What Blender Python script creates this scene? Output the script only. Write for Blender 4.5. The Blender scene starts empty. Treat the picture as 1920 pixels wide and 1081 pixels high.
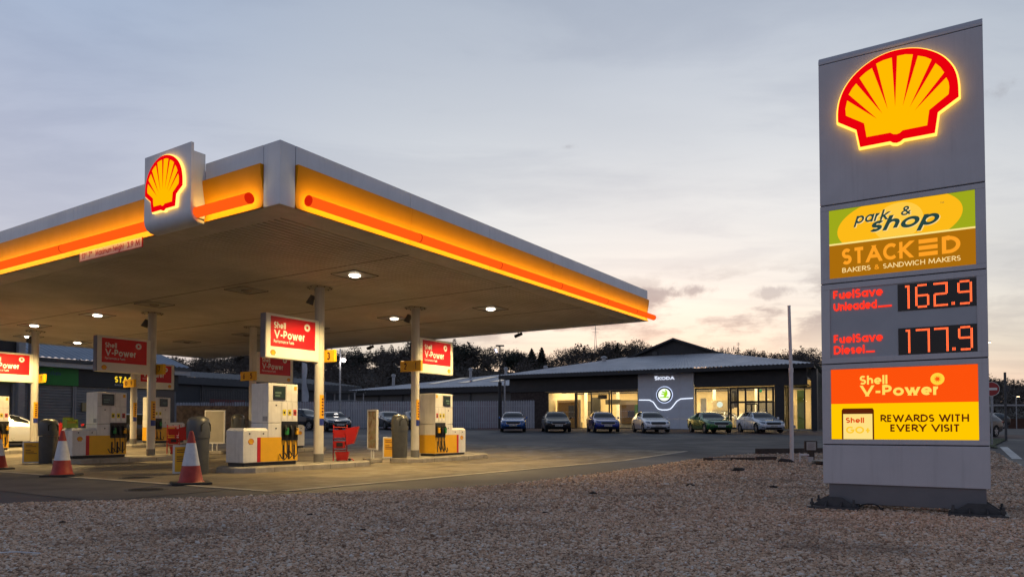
import bpy, bmesh, math, random
import numpy as np
from mathutils import Vector, Matrix
from mathutils.geometry import tessellate_polygon
random.seed(7); rng = np.random.default_rng(7)
R = math.radians
SC = bpy.context.scene
COL = SC.collection

# ------------------------------------------------------------------ camera, sky, sun, exposure
cam_d = bpy.data.cameras.new('camera'); cam = bpy.data.objects.new('camera', cam_d); COL.objects.link(cam)
cam.location = (0, 0, 1.07); cam.rotation_euler = (R(91.58), 0, 0)
cam_d.sensor_width = 36; cam_d.lens = 25.37; cam_d.shift_y = 0.117
cam_d.clip_start = 0.1; cam_d.clip_end = 6000
SC.camera = cam
SC.view_settings.view_transform = 'Standard'; SC.view_settings.look = 'None'
SC.view_settings.exposure = 0.0; SC.view_settings.gamma = 1.0
SC.render.engine = 'CYCLES'
SC.cycles.use_denoising = True
SC.cycles.max_bounces = 7; SC.cycles.diffuse_bounces = 4; SC.cycles.transparent_max_bounces = 12
SC.cycles.sample_clamp_indirect = 4.0

def S(r, g, b):
    f = lambda c: c/12.92 if c <= 0.04045 else ((c+0.055)/1.055)**2.4
    return (f(r/255), f(g/255), f(b/255))

class NT:
    """small helper for node trees"""
    def __init__(s, tree): s.t = tree
    def n(s, kind, **kw):
        nd = s.t.nodes.new(kind)
        for k, v in kw.items():
            if k == 'ins':
                for i, val in v.items(): nd.inputs[i].default_value = val
            else: setattr(nd, k, v)
        return nd
    def l(s, a, b): s.t.links.new(a, b)
    def math(s, op, a, b=None, clamp=False):
        nd = s.n('ShaderNodeMath', operation=op, use_clamp=clamp)
        for i, v in enumerate((a, b)):
            if v is None: continue
            if isinstance(v, (int, float)): nd.inputs[i].default_value = v
            else: s.l(v, nd.inputs[i])
        return nd.outputs[0]
    def rng(s, v, a, b, c, d, smooth=True):
        nd = s.n('ShaderNodeMapRange', interpolation_type='SMOOTHSTEP' if smooth else 'LINEAR')
        s.l(v, nd.inputs[0])
        for i, x in enumerate((a, b, c, d)): nd.inputs[i+1].default_value = x
        return nd.outputs[0]
    def mix(s, fac, a, b, mode='MIX'):
        nd = s.n('ShaderNodeMix', data_type='RGBA', blend_type=mode)
        for sock, v in ((nd.inputs[0], fac), (nd.inputs[6], a), (nd.inputs[7], b)):
            if isinstance(v, (int, float)): sock.default_value = v
            elif isinstance(v, (tuple, list)): sock.default_value = tuple(v[:3]) + (1,)
            else: s.l(v, sock)
        return nd.outputs[2]
    def ramp(s, v, stops):
        nd = s.n('ShaderNodeValToRGB'); cr = nd.color_ramp
        while len(cr.elements) < len(stops): cr.elements.new(0.5)
        for e, (p, c) in zip(cr.elements, stops): e.position = p; e.color = tuple(c[:3]) + (1,)
        s.l(v, nd.inputs[0]); return nd.outputs[0]

SUN_AZ = R(11)                                   # the sun has just set this far clockwise of straight ahead
def build_world():
    w = bpy.data.worlds.new('World'); SC.world = w; w.use_nodes = True
    N = NT(w.node_tree); w.node_tree.nodes.clear()
    tc = N.n('ShaderNodeTexCoord'); vec = N.n('ShaderNodeVectorMath', operation='NORMALIZE'); N.l(tc.outputs['Generated'], vec.inputs[0])
    sep = N.n('ShaderNodeSeparateXYZ'); N.l(vec.outputs[0], sep.inputs[0])
    x, y, z = sep.outputs
    hl = N.math('SQRT', N.math('ADD', N.math('MULTIPLY', x, x), N.math('MULTIPLY', y, y)))
    dot = N.math('DIVIDE', N.math('ADD', N.math('MULTIPLY', x, math.sin(SUN_AZ)), N.math('MULTIPLY', y, math.cos(SUN_AZ))), N.math('MAXIMUM', hl, 0.01))
    sunny = N.ramp(z, [(0, S(228,190,170)), (0.05, S(234,212,195)), (0.10, S(231,223,209)), (0.18, S(234,231,225)), (0.27, S(221,222,223)), (0.36, S(201,206,213)), (0.46, S(182,190,203)), (0.56, S(166,177,194)), (1, S(66,78,102))])
    away = N.ramp(z, [(0, S(196,176,172)), (0.08, S(198,186,190)), (0.2, S(188,189,203)), (0.33, S(180,186,206)), (0.45, S(160,174,199)), (0.56, S(142,161,191)), (1, S(60,72,98))])
    c = N.mix(N.rng(dot, 0.72, 0.995, 0, 1), away, sunny)
    side = N.rng(N.math('SUBTRACT', N.math('MULTIPLY', x, math.cos(SUN_AZ)), N.math('MULTIPLY', y, math.sin(SUN_AZ))), 0.12, 0.55, 0, 1)
    c = N.mix(N.math('MULTIPLY', side, 0.55), c, N.mix(1.0, c, S(214,220,222), 'MULTIPLY'))
    # high thin cloud: streaks on a flat layer overhead
    zz = N.math('MAXIMUM', N.math('ADD', z, 0.06), 0.03)
    com = N.n('ShaderNodeCombineXYZ'); N.l(N.math('DIVIDE', x, zz), com.inputs[0]); N.l(N.math('DIVIDE', y, zz), com.inputs[1])
    def cloud(scale, rough, sx, sy, rot, seed):
        mp = N.n('ShaderNodeMapping'); mp.inputs['Scale'].default_value = (sx, sy, 1); mp.inputs['Rotation'].default_value = (0, 0, rot); mp.inputs['Location'].default_value = (seed, seed*0.7, seed)
        N.l(com.outputs[0], mp.inputs[0])
        t = N.n('ShaderNodeTexNoise', ins={'Scale': scale, 'Detail': 9, 'Roughness': rough, 'Distortion': 0.4}); N.l(mp.outputs[0], t.inputs['Vector'])
        return t.outputs['Fac']
    n1 = cloud(0.55, 0.55, 0.7, 1.5, 0.35, 3.1)
    n2 = cloud(1.6, 0.6, 0.6, 1.3, -0.2, 9.4)
    c = N.mix(N.math('MULTIPLY', N.rng(n1, 0.42, 0.66, 0, 1), 0.6), c, N.mix(1.0, c, (1.16, 1.14, 1.11), 'MULTIPLY'))
    c = N.mix(N.math('MULTIPLY', N.rng(n2, 0.44, 0.66, 0, 1), 0.8), c, N.mix(1.0, c, (0.86, 0.87, 0.90), 'MULTIPLY'))
    # small dark clouds low over the hill
    mp = N.n('ShaderNodeMapping'); mp.inputs['Scale'].default_value = (1.0, 1.0, 3.0); mp.inputs['Location'].default_value = (0.35, 0.2, 0.1); N.l(vec.outputs[0], mp.inputs[0])
    t = N.n('ShaderNodeTexNoise', ins={'Scale': 6.5, 'Detail': 8, 'Roughness': 0.6}); N.l(mp.outputs[0], t.inputs['Vector'])
    band = N.math('MULTIPLY', N.rng(z, 0.075, 0.15, 0, 1), N.rng(z, 0.155, 0.23, 1, 0))
    band = N.math('MULTIPLY', band, N.rng(dot, 0.90, 0.985, 0.25, 1))
    lowc = N.math('MULTIPLY', N.rng(t.outputs['Fac'], 0.43, 0.56, 0, 1), band)
    c = N.mix(N.math('MULTIPLY', lowc, 0.9), c, S(150,149,156))
    t4 = N.n('ShaderNodeTexNoise', ins={'Scale': 16, 'Detail': 7, 'Roughness': 0.62}); N.l(vec.outputs[0], t4.inputs['Vector'])
    for dx, dz, wx, wz, k in ((265, 253, 75, 26, 0.85), (350, 258, 85, 24, 0.8), (480, 252, 70, 20, 0.6), (105, 533, 42, 13, 0.5), (935, 640, 60, 45, 0.45), (420, 205, 120, 12, 0.4), (250, 180, 110, 10, 0.35)):
        L = math.sqrt(dx*dx+dz*dz+1353*1353); sub = N.n('ShaderNodeVectorMath', operation='SUBTRACT'); N.l(vec.outputs[0], sub.inputs[0]); sub.inputs[1].default_value = (dx/L, 1353/L, dz/L)
        mul = N.n('ShaderNodeVectorMath', operation='MULTIPLY'); N.l(sub.outputs[0], mul.inputs[0]); mul.inputs[1].default_value = (L/wx, L/wx, L/wz)
        ln = N.n('ShaderNodeVectorMath', operation='LENGTH'); N.l(mul.outputs[0], ln.inputs[0])
        f = N.math('ADD', N.rng(ln.outputs['Value'], 0.1, 1.0, 0.42, -0.25, False), N.math('MULTIPLY', N.math('SUBTRACT', t4.outputs['Fac'], 0.5), 2.2))
        c = N.mix(N.math('MULTIPLY', N.math('MULTIPLY', N.rng(f, 0.05, 0.45, 0, 1), N.rng(ln.outputs['Value'], 0.6, 1.15, 1, 0)), k), c, S(152, 152, 160))
    c = N.mix(N.rng(y, -0.5, 0.25, 1, 0), c, N.mix(1.0, c, (0.66, 0.69, 0.76), 'MULTIPLY'))     # the sky behind the camera is already darker
    sky = N.n('ShaderNodeTexSky', sky_type='NISHITA', sun_disc=False, sun_elevation=R(0.6), sun_rotation=SUN_AZ, altitude=60)
    add = N.n('ShaderNodeMix', data_type='RGBA', blend_type='ADD'); add.inputs[0].default_value = 0.05
    N.l(c, add.inputs[6]); N.l(sky.outputs[0], add.inputs[7])
    c = N.mix(N.rng(z, -0.05, -0.005, 1, 0), add.outputs[2], (0.02, 0.02, 0.025))
    bg = N.n('ShaderNodeBackground', ins={'Strength': 1.0}); N.l(c, bg.inputs[0])
    out = N.n('ShaderNodeOutputWorld'); N.l(bg.outputs[0], out.inputs[0])
build_world()
sl = bpy.data.lights.new('sun', 'SUN'); sl.energy = 0.12; sl.angle = R(25); sl.color = (1.0, 0.75, 0.6)
so = bpy.data.objects.new('sun', sl); COL.objects.link(so); so.rotation_euler = (R(84), 0, math.pi - SUN_AZ)

# ------------------------------------------------------------------ materials
MATS = {}
def mat(name, col, rough=0.55, metal=0.0, var=0.12, vscale=3.0, bump=0.0, bscale=40.0, spec=0.5, coat=0.0, streak=0.0):
    if name in MATS: return MATS[name]
    m = bpy.data.materials.new(name); m.use_nodes = True; N = NT(m.node_tree)
    b = m.node_tree.nodes['Principled BSDF']; b.inputs['Roughness'].default_value = rough; b.inputs['Metallic'].default_value = metal
    b.inputs['Specular IOR Level'].default_value = spec
    if coat: b.inputs['Coat Weight'].default_value = coat; b.inputs['Coat Roughness'].default_value = 0.06
    tc = N.n('ShaderNodeTexCoord')
    t = N.n('ShaderNodeTexNoise', ins={'Scale': vscale, 'Detail': 6, 'Roughness': 0.62}); N.l(tc.outputs['Object'], t.inputs['Vector'])
    f = N.rng(t.outputs['Fac'], 0.3, 0.7, 0, 1, False)
    cc = N.mix(f, tuple(c*(1-var) for c in col), tuple(min(1, c*(1+var*0.6)) for c in col))
    if streak:                                    # rain streaks and grime running down the surface
        mp = N.n('ShaderNodeMapping'); mp.inputs['Scale'].default_value = (9, 9, 0.5); N.l(tc.outputs['Object'], mp.inputs[0])
        t3 = N.n('ShaderNodeTexNoise', ins={'Scale': 1.6, 'Detail': 7, 'Roughness': 0.65}); N.l(mp.outputs[0], t3.inputs['Vector'])
        cc = N.mix(N.math('MULTIPLY', N.rng(t3.outputs['Fac'], 0.48, 0.74, 0, 1), streak), cc, tuple(c*0.35 for c in col))
    N.l(cc, b.inputs['Base Color'])
    N.l(N.rng(t.outputs['Fac'], 0.3, 0.7, min(1, rough*1.15), rough*0.85, False), b.inputs['Roughness'])
    if bump:
        t2 = N.n('ShaderNodeTexNoise', ins={'Scale': bscale, 'Detail': 5}); N.l(tc.outputs['Object'], t2.inputs['Vector'])
        bp = N.n('ShaderNodeBump', ins={'Strength': bump, 'Distance': 0.02}); N.l(t2.outputs['Fac'], bp.inputs['Height']); N.l(bp.outputs[0], b.inputs['Normal'])
    MATS[name] = m; return m
def emat(name, col, strength):
    if name in MATS: return MATS[name]
    m = bpy.data.materials.new(name); m.use_nodes = True; N = NT(m.node_tree); m.node_tree.nodes.clear()
    e = N.n('ShaderNodeEmission', ins={'Color': tuple(col)+(1,), 'Strength': strength}); o = N.n('ShaderNodeOutputMaterial'); N.l(e.outputs[0], o.inputs[0])
    MATS[name] = m; return m
def glassmat(name, tint=(1, 1, 1), refl=0.12):
    if name in MATS: return MATS[name]
    m = bpy.data.materials.new(name); m.use_nodes = True; N = NT(m.node_tree); m.node_tree.nodes.clear()
    tr = N.n('ShaderNodeBsdfTransparent', ins={'Color': tuple(tint)+(1,)}); gl = N.n('ShaderNodeBsdfGlossy', ins={'Roughness': 0.02, 'Color': (0.9, 0.92, 0.95, 1)})
    lw = N.n('ShaderNodeLayerWeight', ins={'Blend': 0.25}); mx = N.n('ShaderNodeMixShader')
    N.l(N.math('ADD', N.math('MULTIPLY', lw.outputs['Facing'], 0.5), refl*0.6, True), mx.inputs[0]); N.l(tr.outputs[0], mx.inputs[1]); N.l(gl.outputs[0], mx.inputs[2])
    o = N.n('ShaderNodeOutputMaterial'); N.l(mx.outputs[0], o.inputs[0]); MATS[name] = m; return m

WHITE = mat('white_paint', (0.70, 0.70, 0.68), 0.42, var=0.10, vscale=2.5)
PUMPW = mat('pump_white', (0.72, 0.71, 0.68), 0.38, var=0.12, vscale=4, streak=0.28)
FASC = mat('fascia_grey_white', (0.76, 0.78, 0.82), 0.4, var=0.08, vscale=1.2, streak=0.12)
SIGNGREY = mat('sign_grey', (0.56, 0.545, 0.57), 0.5, metal=0.1, var=0.06, vscale=2, streak=0.14)
FASCIAY = mat('fascia_yellow', (0.78, 0.295, 0.001), 0.5, var=0.04, spec=0.15)
YELLOW = mat('yellow_paint', (0.80, 0.42, 0.01), 0.4, var=0.07, vscale=3)
RED = mat('red_paint', (0.52, 0.012, 0.016), 0.4, var=0.07)
BLUE = mat('blue_label', (0.02, 0.04, 0.25), 0.4)
BLACK = mat('black_plastic', (0.012, 0.012, 0.014), 0.45)
DARKSTEEL = mat('dark_steel', (0.075, 0.077, 0.083), 0.55, metal=0.4, var=0.25, vscale=8)
GALV = mat('galvanised_steel', (0.34, 0.35, 0.37), 0.5, metal=0.6, var=0.2, vscale=6)
CONCRETE = mat('kerb_concrete', (0.34, 0.31, 0.26), 0.85, var=0.35, vscale=2.2, bump=0.4, bscale=30)
COLUMN = mat('column_paint', (0.60, 0.58, 0.52), 0.35, var=0.12, vscale=2, streak=0.3)
BIN = mat('bin_plastic', (0.075, 0.08, 0.085), 0.38, var=0.2, vscale=5)
INK = mat('dark_red_ink', (0.10, 0.006, 0.006), 0.5, var=0.02)
BLACKINK = mat('black_ink', (0.02, 0.02, 0.02), 0.5, var=0.02)
PRINTWHITE = mat('print_white', (0.80, 0.78, 0.72), 0.45, var=0.03)

# ------------------------------------------------------------------ mesh helpers
class MB:
    def __init__(s): s.v = []; s.f = []
    def add(s, vs, fs):
        o = len(s.v); s.v += [tuple(map(float, p)) for p in vs]; s.f += [tuple(i+o for i in f) for f in fs]; return s
    def box(s, x0, x1, y0, y1, z0, z1, b=0.0):
        if b > 0:
            b = min(b, 0.45*min(abs(x1-x0), abs(y1-y0), abs(z1-z0)))
            bm = bmesh.new(); bmesh.ops.create_cube(bm, size=1, matrix=Matrix.Translation(((x0+x1)/2, (y0+y1)/2, (z0+z1)/2)) @ Matrix.Diagonal((abs(x1-x0), abs(y1-y0), abs(z1-z0), 1)))
            bmesh.ops.bevel(bm, geom=bm.edges[:], offset=b, segments=2, affect='EDGES', profile=0.6)
            bm.verts.index_update(); s.add([v.co for v in bm.verts], [[v.index for v in f.verts] for f in bm.faces]); bm.free(); return s
        p = [(x0,y0,z0),(x1,y0,z0),(x1,y1,z0),(x0,y1,z0),(x0,y0,z1),(x1,y0,z1),(x1,y1,z1),(x0,y1,z1)]
        return s.add(p, [(0,3,2,1),(4,5,6,7),(0,1,5,4),(1,2,6,5),(2,3,7,6),(3,0,4,7)])
    def tube(s, pts, r, n=10, caps=True):
        pts = [Vector(p) for p in pts]; rs = r if isinstance(r, (list, tuple)) else [r]*len(pts)
        vs = []; prev = None
        for i, p in enumerate(pts):
            d = (pts[min(i+1, len(pts)-1)] - pts[max(i-1, 0)]).normalized()
            if prev is None: a = d.orthogonal().normalized()
            else: a = (prev - d*prev.dot(d)).normalized()
            prev = a; b = d.cross(a)
            vs += [p + (a*math.cos(2*math.pi*k/n) + b*math.sin(2*math.pi*k/n))*rs[i] for k in range(n)]
        fs = [(i*n+k, i*n+(k+1) % n, (i+1)*n+(k+1) % n, (i+1)*n+k) for i in range(len(pts)-1) for k in range(n)]
        if caps: fs += [tuple(range(n))[::-1], tuple((len(pts)-1)*n+k for k in range(n))]
        return s.add(vs, fs)
    def lathe(s, prof, n=20, c=(0, 0, 0), sx=1, sy=1):
        vs = [(c[0]+r*math.cos(2*math.pi*k/n)*sx, c[1]+r*math.sin(2*math.pi*k/n)*sy, c[2]+z) for r, z in prof for k in range(n)]
        fs = [(i*n+k, i*n+(k+1) % n, (i+1)*n+(k+1) % n, (i+1)*n+k) for i in range(len(prof)-1) for k in range(n)]
        fs += [tuple(range(n))[::-1], tuple((len(prof)-1)*n+k for k in range(n))]
        return s.add(vs, fs)
    def poly(s, pts2, o, ex, ey, depth=0.0):
        """a flat outline at o + x*ex + y*ey, given a thickness behind it when depth > 0"""
        o, ex, ey = Vector(o), Vector(ex), Vector(ey); nn = ex.cross(ey).normalized()
        P = [Vector((a, b, 0)) for a, b in pts2]; tris = tessellate_polygon([P])
        f = [o + ex*a + ey*b for a, b in pts2]; n = len(f)
        a2 = sum(P[i].x*P[(i+1) % n].y - P[(i+1) % n].x*P[i].y for i in range(n))
        def ori(t):
            q = (P[t[1]]-P[t[0]]).cross(P[t[2]]-P[t[0]]).z
            return tuple(t) if q > 0 else tuple(t[::-1])
        tris = [ori(t) for t in tris]
        if depth <= 0: return s.add(f, tris)
        bk = [p - nn*depth for p in f]
        sides = [(i, (i+1) % n, n+(i+1) % n, n+i) for i in range(n)]
        if a2 > 0: sides = [t[::-1] for t in sides]
        return s.add(f+bk, tris + [tuple(n+i for i in t[::-1]) for t in tris] + sides)
    def build(s, name, m, parent=None, smooth=False, loc=None, rz=0.0, auto=None):
        me = bpy.data.meshes.new(name); me.from_pydata(s.v, [], s.f); me.update()
        if m is not None: me.materials.append(m)
        if smooth:
            me.polygons.foreach_set('use_smooth', [True]*len(me.polygons))
            me.set_sharp_from_angle(angle=R(auto or 40))
        o = bpy.data.objects.new(name, me); COL.objects.link(o)
        if parent is not None: o.parent = parent
        if loc is not None: o.location = loc
        if rz: o.rotation_euler = (0, 0, rz)
        return o
def rect(x0, x1, y0, y1): return [(x0, y0), (x1, y0), (x1, y1), (x0, y1)]
def disc(cx, cy, r, n=28, ry=None): return [(cx+r*math.cos(2*math.pi*k/n), cy+(ry or r)*math.sin(2*math.pi*k/n)) for k in range(n)]

def thing(name, label, cat, loc=(0, 0, 0), rz=0.0, group=None):
    o = bpy.data.objects.new(name, None); COL.objects.link(o); o.location = loc; o.rotation_euler = (0, 0, rz); o.empty_display_size = 0.2
    return tag(o, label, cat, group)
def tag(o, label=None, cat=None, group=None, kind=None):
    for k, v in (('label', label), ('category', cat), ('group', group), ('kind', kind)):
        if v: o[k] = v
    return o
def dup(root, loc, rz, label):
    """a copy of a thing with copies of its parts and their sub-parts"""
    r = root.copy(); COL.objects.link(r); r.location = loc; r.rotation_euler = (0, 0, rz); r['label'] = label
    def kids(a, b):
        for ch in [c for c in ALL() if c.parent == a]:
            c2 = ch.copy(); COL.objects.link(c2); c2.parent = b
            if ch.type == 'LIGHT': pass
            kids(ch, c2)
    kids(root, r); return r
def ALL(): return list(bpy.data.objects)

# lettering: a geometric alphabet drawn as thick strokes (x runs 0..1 across the letter, y 0..1 up the capital height)
def AR(cx, cy, rx, ry, a0, a1, n=18): return [(cx+rx*math.cos(R(a0+(a1-a0)*i/n)), cy+ry*math.sin(R(a0+(a1-a0)*i/n))) for i in range(n+1)]
XH = 0.68
def lowS(h): return AR(.5, h*.745, .47, h*.255, 35, 270)+AR(.5, h*.25, .5, h*.25, 90, -145)[1:]
BOWL = AR(.5, XH/2, .5, XH/2, 0, 360, 26)
GL = {'A': (.92, [[(0, 0), (.5, 1), (1, 0)], [(.2, .3), (.8, .3)]]), 'B': (.62, [[(0, 0), (0, 1), (.5, 1)]+AR(.5, .77, .42, .23, 90, -90)+[(0, .54)], [(.45, .54)]+AR(.5, .27, .5, .27, 90, -90)+[(0, 0)]]),
 'C': (.85, [AR(.55, .5, .55, .5, 48, 312, 24)]), 'D': (.80, [[(0, 0), (0, 1), (.35, 1)]+AR(.35, .5, .65, .5, 90, -90, 22)+[(0, 0)]]), 'E': (.54, [[(1, 1), (0, 1), (0, 0), (1, 0)], [(0, .52), (.9, .52)]]), 'F': (.52, [[(1, 1), (0, 1), (0, 0)], [(0, .50), (.9, .50)]]),
 'G': (.95, [AR(.5, .5, .5, .5, 45, 358, 26)+[(.55, .48)]]), 'H': (.75, [[(0, 0), (0, 1)], [(1, 0), (1, 1)], [(0, .5), (1, .5)]]), 'I': (0, [[(0, 0), (0, 1)]]), 'K': (.70, [[(0, 0), (0, 1)], [(1, 1), (.1, .48)], [(.25, .58), (1, 0)]]), 'L': (.5, [[(0, 1), (0, 0), (1, 0)]]),
 'M': (1.05, [[(0, 0), (.1, 1), (.5, .1), (.9, 1), (1, 0)]]), 'N': (.82, [[(0, 0), (0, 1), (1, 0), (1, 1)]]), 'O': (1.0, [AR(.5, .5, .5, .5, 0, 360, 30)]), 'P': (.62, [[(0, 0), (0, 1), (.45, 1)]+AR(.45, .72, .55, .28, 90, -90)+[(0, .44)]]),
 'R': (.66, [[(0, 0), (0, 1), (.45, 1)]+AR(.45, .73, .53, .27, 90, -90)+[(0, .46)], [(.42, .46), (1, 0)]]), 'S': (.58, [lowS(1.0)]), 'T': (.70, [[(0, 1), (1, 1)], [(.5, 1), (.5, 0)]]), 'U': (.74, [[(0, 1), (0, .37)]+AR(.5, .37, .5, .37, 180, 360)+[(1, 1)]]), 'V': (.92, [[(0, 1), (.5, 0), (1, 1)]]), 'W': (1.3, [[(0, 1), (.26, 0), (.5, .95), (.74, 0), (1, 1)]]), 'Y': (.80, [[(0, 1), (.5, .45), (1, 1)], [(.5, .5), (.5, 0)]]),
 '\u0160': (.62, [lowS(1.0), [(.22, 1.28), (.5, 1.12), (.78, 1.28)]]),
 'a': (.66, [BOWL, [(1, XH), (1, 0)]]), 'c': (.58, [AR(.5, XH/2, .5, XH/2, 50, 310)]), 'd': (.66, [BOWL, [(1, 1), (1, 0)]]), 'e': (.66, [[(.02, XH*.47), (.98, XH*.47)]+AR(.5, XH/2, .5, XH/2, 0, 312, 22)[1:]]), 'f': (.36, [[(.35, 0), (.35, .72)]+AR(.85, .72, .5, .28, 180, 90, 8), [(0, XH), (1, XH)]]), 'g': (.66, [BOWL, [(1, XH), (1, .0)]+AR(.5, .0, .5, .28, 0, -140, 10)]),
 'h': (.55, [[(0, 0), (0, 1)], [(0, .38)]+AR(.5, XH*.57, .5, XH*.43, 180, 0)+[(1, 0)]]), 'i': (0, [[(0, 0), (0, XH)], [(0, 1.07), (0, 1.09)]]), 'k': (.56, [[(0, 0), (0, 1)], [(.95, XH), (.1, .30)], [(.3, .42), (1, 0)]]), 'l': (0, [[(0, 0), (0, 1)]]), 'm': (.92, [[(0, 0), (0, XH)], [(0, .36)]+AR(.25, XH*.62, .25, XH*.38, 180, 0)+[(.5, 0)], [(.5, .36)]+AR(.75, XH*.62, .25, XH*.38, 180, 0)+[(1, 0)]]),
 'n': (.54, [[(0, 0), (0, XH)], [(0, .36)]+AR(.5, XH*.57, .5, XH*.43, 180, 0)+[(1, 0)]]), 'o': (.70, [BOWL]), 'p': (.66, [BOWL, [(0, XH), (0, -.32)]]), 'r': (.36, [[(0, 0), (0, XH)], AR(.85, XH*.42, .85, XH*.58, 178, 82, 9)]), 's': (.46, [lowS(XH)]), 't': (.36, [[(.5, .92), (.5, 0)], [(0, XH), (1, XH)]]), 'u': (.54, [[(0, XH), (0, .27)]+AR(.5, .27, .5, .27, 180, 360)+[(1, XH)], [(1, XH), (1, 0)]]), 'v': (.62, [[(0, XH), (.5, 0), (1, XH)]]), 'w': (.98, [[(0, XH), (.26, 0), (.5, XH*.95), (.74, 0), (1, XH)]]), 'x': (.56, [[(0, XH), (1, 0)], [(1, XH), (0, 0)]]),
 '0': (.62, [AR(.5, .5, .5, .5, 0, 360, 26)]), '1': (.26, [[(0, .80), (1, .98)], [(1, 1), (1, 0)]]), '2': (.56, [AR(.5, .70, .48, .30, 165, -35, 14)+[(0, 0), (1, 0)]]), '3': (.56, [AR(.46, .75, .44, .25, 150, -88, 14), AR(.46, .27, .5, .27, 88, -150, 14)]), '4': (.66, [[(.74, 0), (.74, 1), (0, .28), (1, .28)]]), '5': (.56, [[(.9, 1), (.18, 1), (.08, .55)]+AR(.45, .32, .53, .32, 120, -145, 16)]), '6': (.58, [AR(.5, .31, .5, .31, 0, 360, 22), [(.62, 1), (.06, .45)]]), '7': (.56, [[(0, 1), (1, 1), (.3, 0)]]), '8': (.56, [AR(.5, .76, .42, .24, 0, 360, 18), AR(.5, .27, .5, .27, 0, 360, 18)]), '9': (.58, [AR(.5, .69, .5, .31, 0, 360, 22), [(.38, 0), (.94, .55)]]),
 '&': (.80, [[(1, 0), (.2, .70)]+AR(.42, .80, .25, .20, 200, -30, 12)+[(.2, .46)]+AR(.38, .24, .38, .24, 130, 300, 10)+[(.95, .45)]]), '+': (.6, [[(0, .42), (1, .42)], [(.5, .12), (.5, .72)]]), '-': (.36, [[(-.25, .36), (1.25, .36)]]), '.': (0, [[(0, 0), (0, .10)]]), "'": (0, [[(0, .75), (0, 1)]]), '"': (.2, [[(0, .75), (0, 1)], [(1, .75), (1, 1)]])}
TXT = {}
def ribbon(pts, t):
    """a stroke of width t along pts with mitred corners: quads"""
    P = [Vector(p) for p in pts]; closed = (P[0]-P[-1]).length < 1e-6; n = len(P); L = []; Rr = []
    for i in range(n):
        d1 = (P[i]-P[i-1]) if i > 0 else ((P[-1]-P[-2]) if closed else P[1]-P[0]); d2 = (P[i+1]-P[i]) if i < n-1 else ((P[1]-P[0]) if closed else P[-1]-P[-2])
        d1 = d1.normalized(); d2 = d2.normalized(); m = Vector((-d1.y, d1.x))+Vector((-d2.y, d2.x)); m = m/max(0.72, m.length_squared/2)
        L.append(P[i]+m*t/2); Rr.append(P[i]-m*t/2)
    if not closed:                                # slanting strokes end level with the top or foot of the letter
        ys = [p.y for p in P]; lo, hi = min(ys)-t/2, max(ys)+t/2
        for i, j in ((0, 1), (n-1, n-2)):
            d = (P[i]-P[j]).normalized()
            if abs(d.y) > 0.35 and abs(d.x) > 0.02 and (abs(P[i].y-min(ys)) < 1e-4 or abs(P[i].y-max(ys)) < 1e-4) and n == 2:
                e = hi if d.y > 0 else lo
                for Q in (L, Rr): Q[i] = Q[i]+d*((e-Q[i].y)/d.y)
            elif n == 2 and abs(d.x) < 0.02:
                for Q in (L, Rr): Q[i] = Vector((Q[i].x, hi if d.y > 0 else lo))
    return [tuple(p) for p in L+Rr], [(n+i, n+i+1, i+1, i) for i in range(n-1)]
def split_sharp(q):
    """cut a stroke where two steep limbs meet, so that each can end level"""
    out = [[q[0]]]
    for i in range(1, len(q)-1):
        a, b = (Vector(q[i])-Vector(q[i-1])).normalized(), (Vector(q[i+1])-Vector(q[i])).normalized(); out[-1].append(q[i])
        if abs(a.y) > 0.3 and abs(b.y) > 0.3 and a.dot(b) < 0.3: out.append([q[i]])
    out[-1].append(q[-1]); return out
def text_geo(body, t, shear, space):
    k = (body, t, shear, space)
    if k not in TXT:
        V = []; F = []; x = 0.0; depth = 0
        for ch in body:
            if ch == ' ': x += 0.36*space+0.1; continue
            w, strokes = GL[ch]; w = t if w == 0 else w+(t-0.08)*0.75
            for st in strokes:
                q = [(x+t/2+a*(w-t), t/2+b*(1-t) if b >= 0 else t/2+b) for a, b in st]
                for q in split_sharp(q):
                  vs, fs = ribbon(q, t); o = len(V); V += [(a+b*shear, b, depth*1.0) for a, b in vs]; F += [tuple(i+o for i in f) for f in fs]; depth += 1
            x += w+0.095*space
        TXT[k] = (V, F)
    return TXT[k]
def write(mb, body, x0, x1, z0, cap, o, ex, ez, bold=0.0, shear=0.0, space=1.0, depth=0.0):
    v, f = text_geo(body, min(0.28, 0.12+bold*3.0), shear, space); xs = [p[0] for p in v]
    sx = (x1-x0)/(max(xs)-min(xs)); ox = min(xs); o, ex, ez = Vector(o), Vector(ex), Vector(ez); nn = ex.cross(ez)
    P = [o + ex*(x0+(a-ox)*sx) + ez*(z0+b*cap) + nn*(d*0.00012) for a, b, d in v]
    mb.add(P, f)
    if depth > 0:
        ed = {(t[i], t[(i+1) % 4]) for t in f for i in range(4)}; rim = [(a, b) for (a, b) in ed if (b, a) not in ed]
        n = len(P); mb.add(P+[p-nn*depth for p in P], [(b, a, n+a, n+b) for a, b in rim])
    return mb

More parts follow.
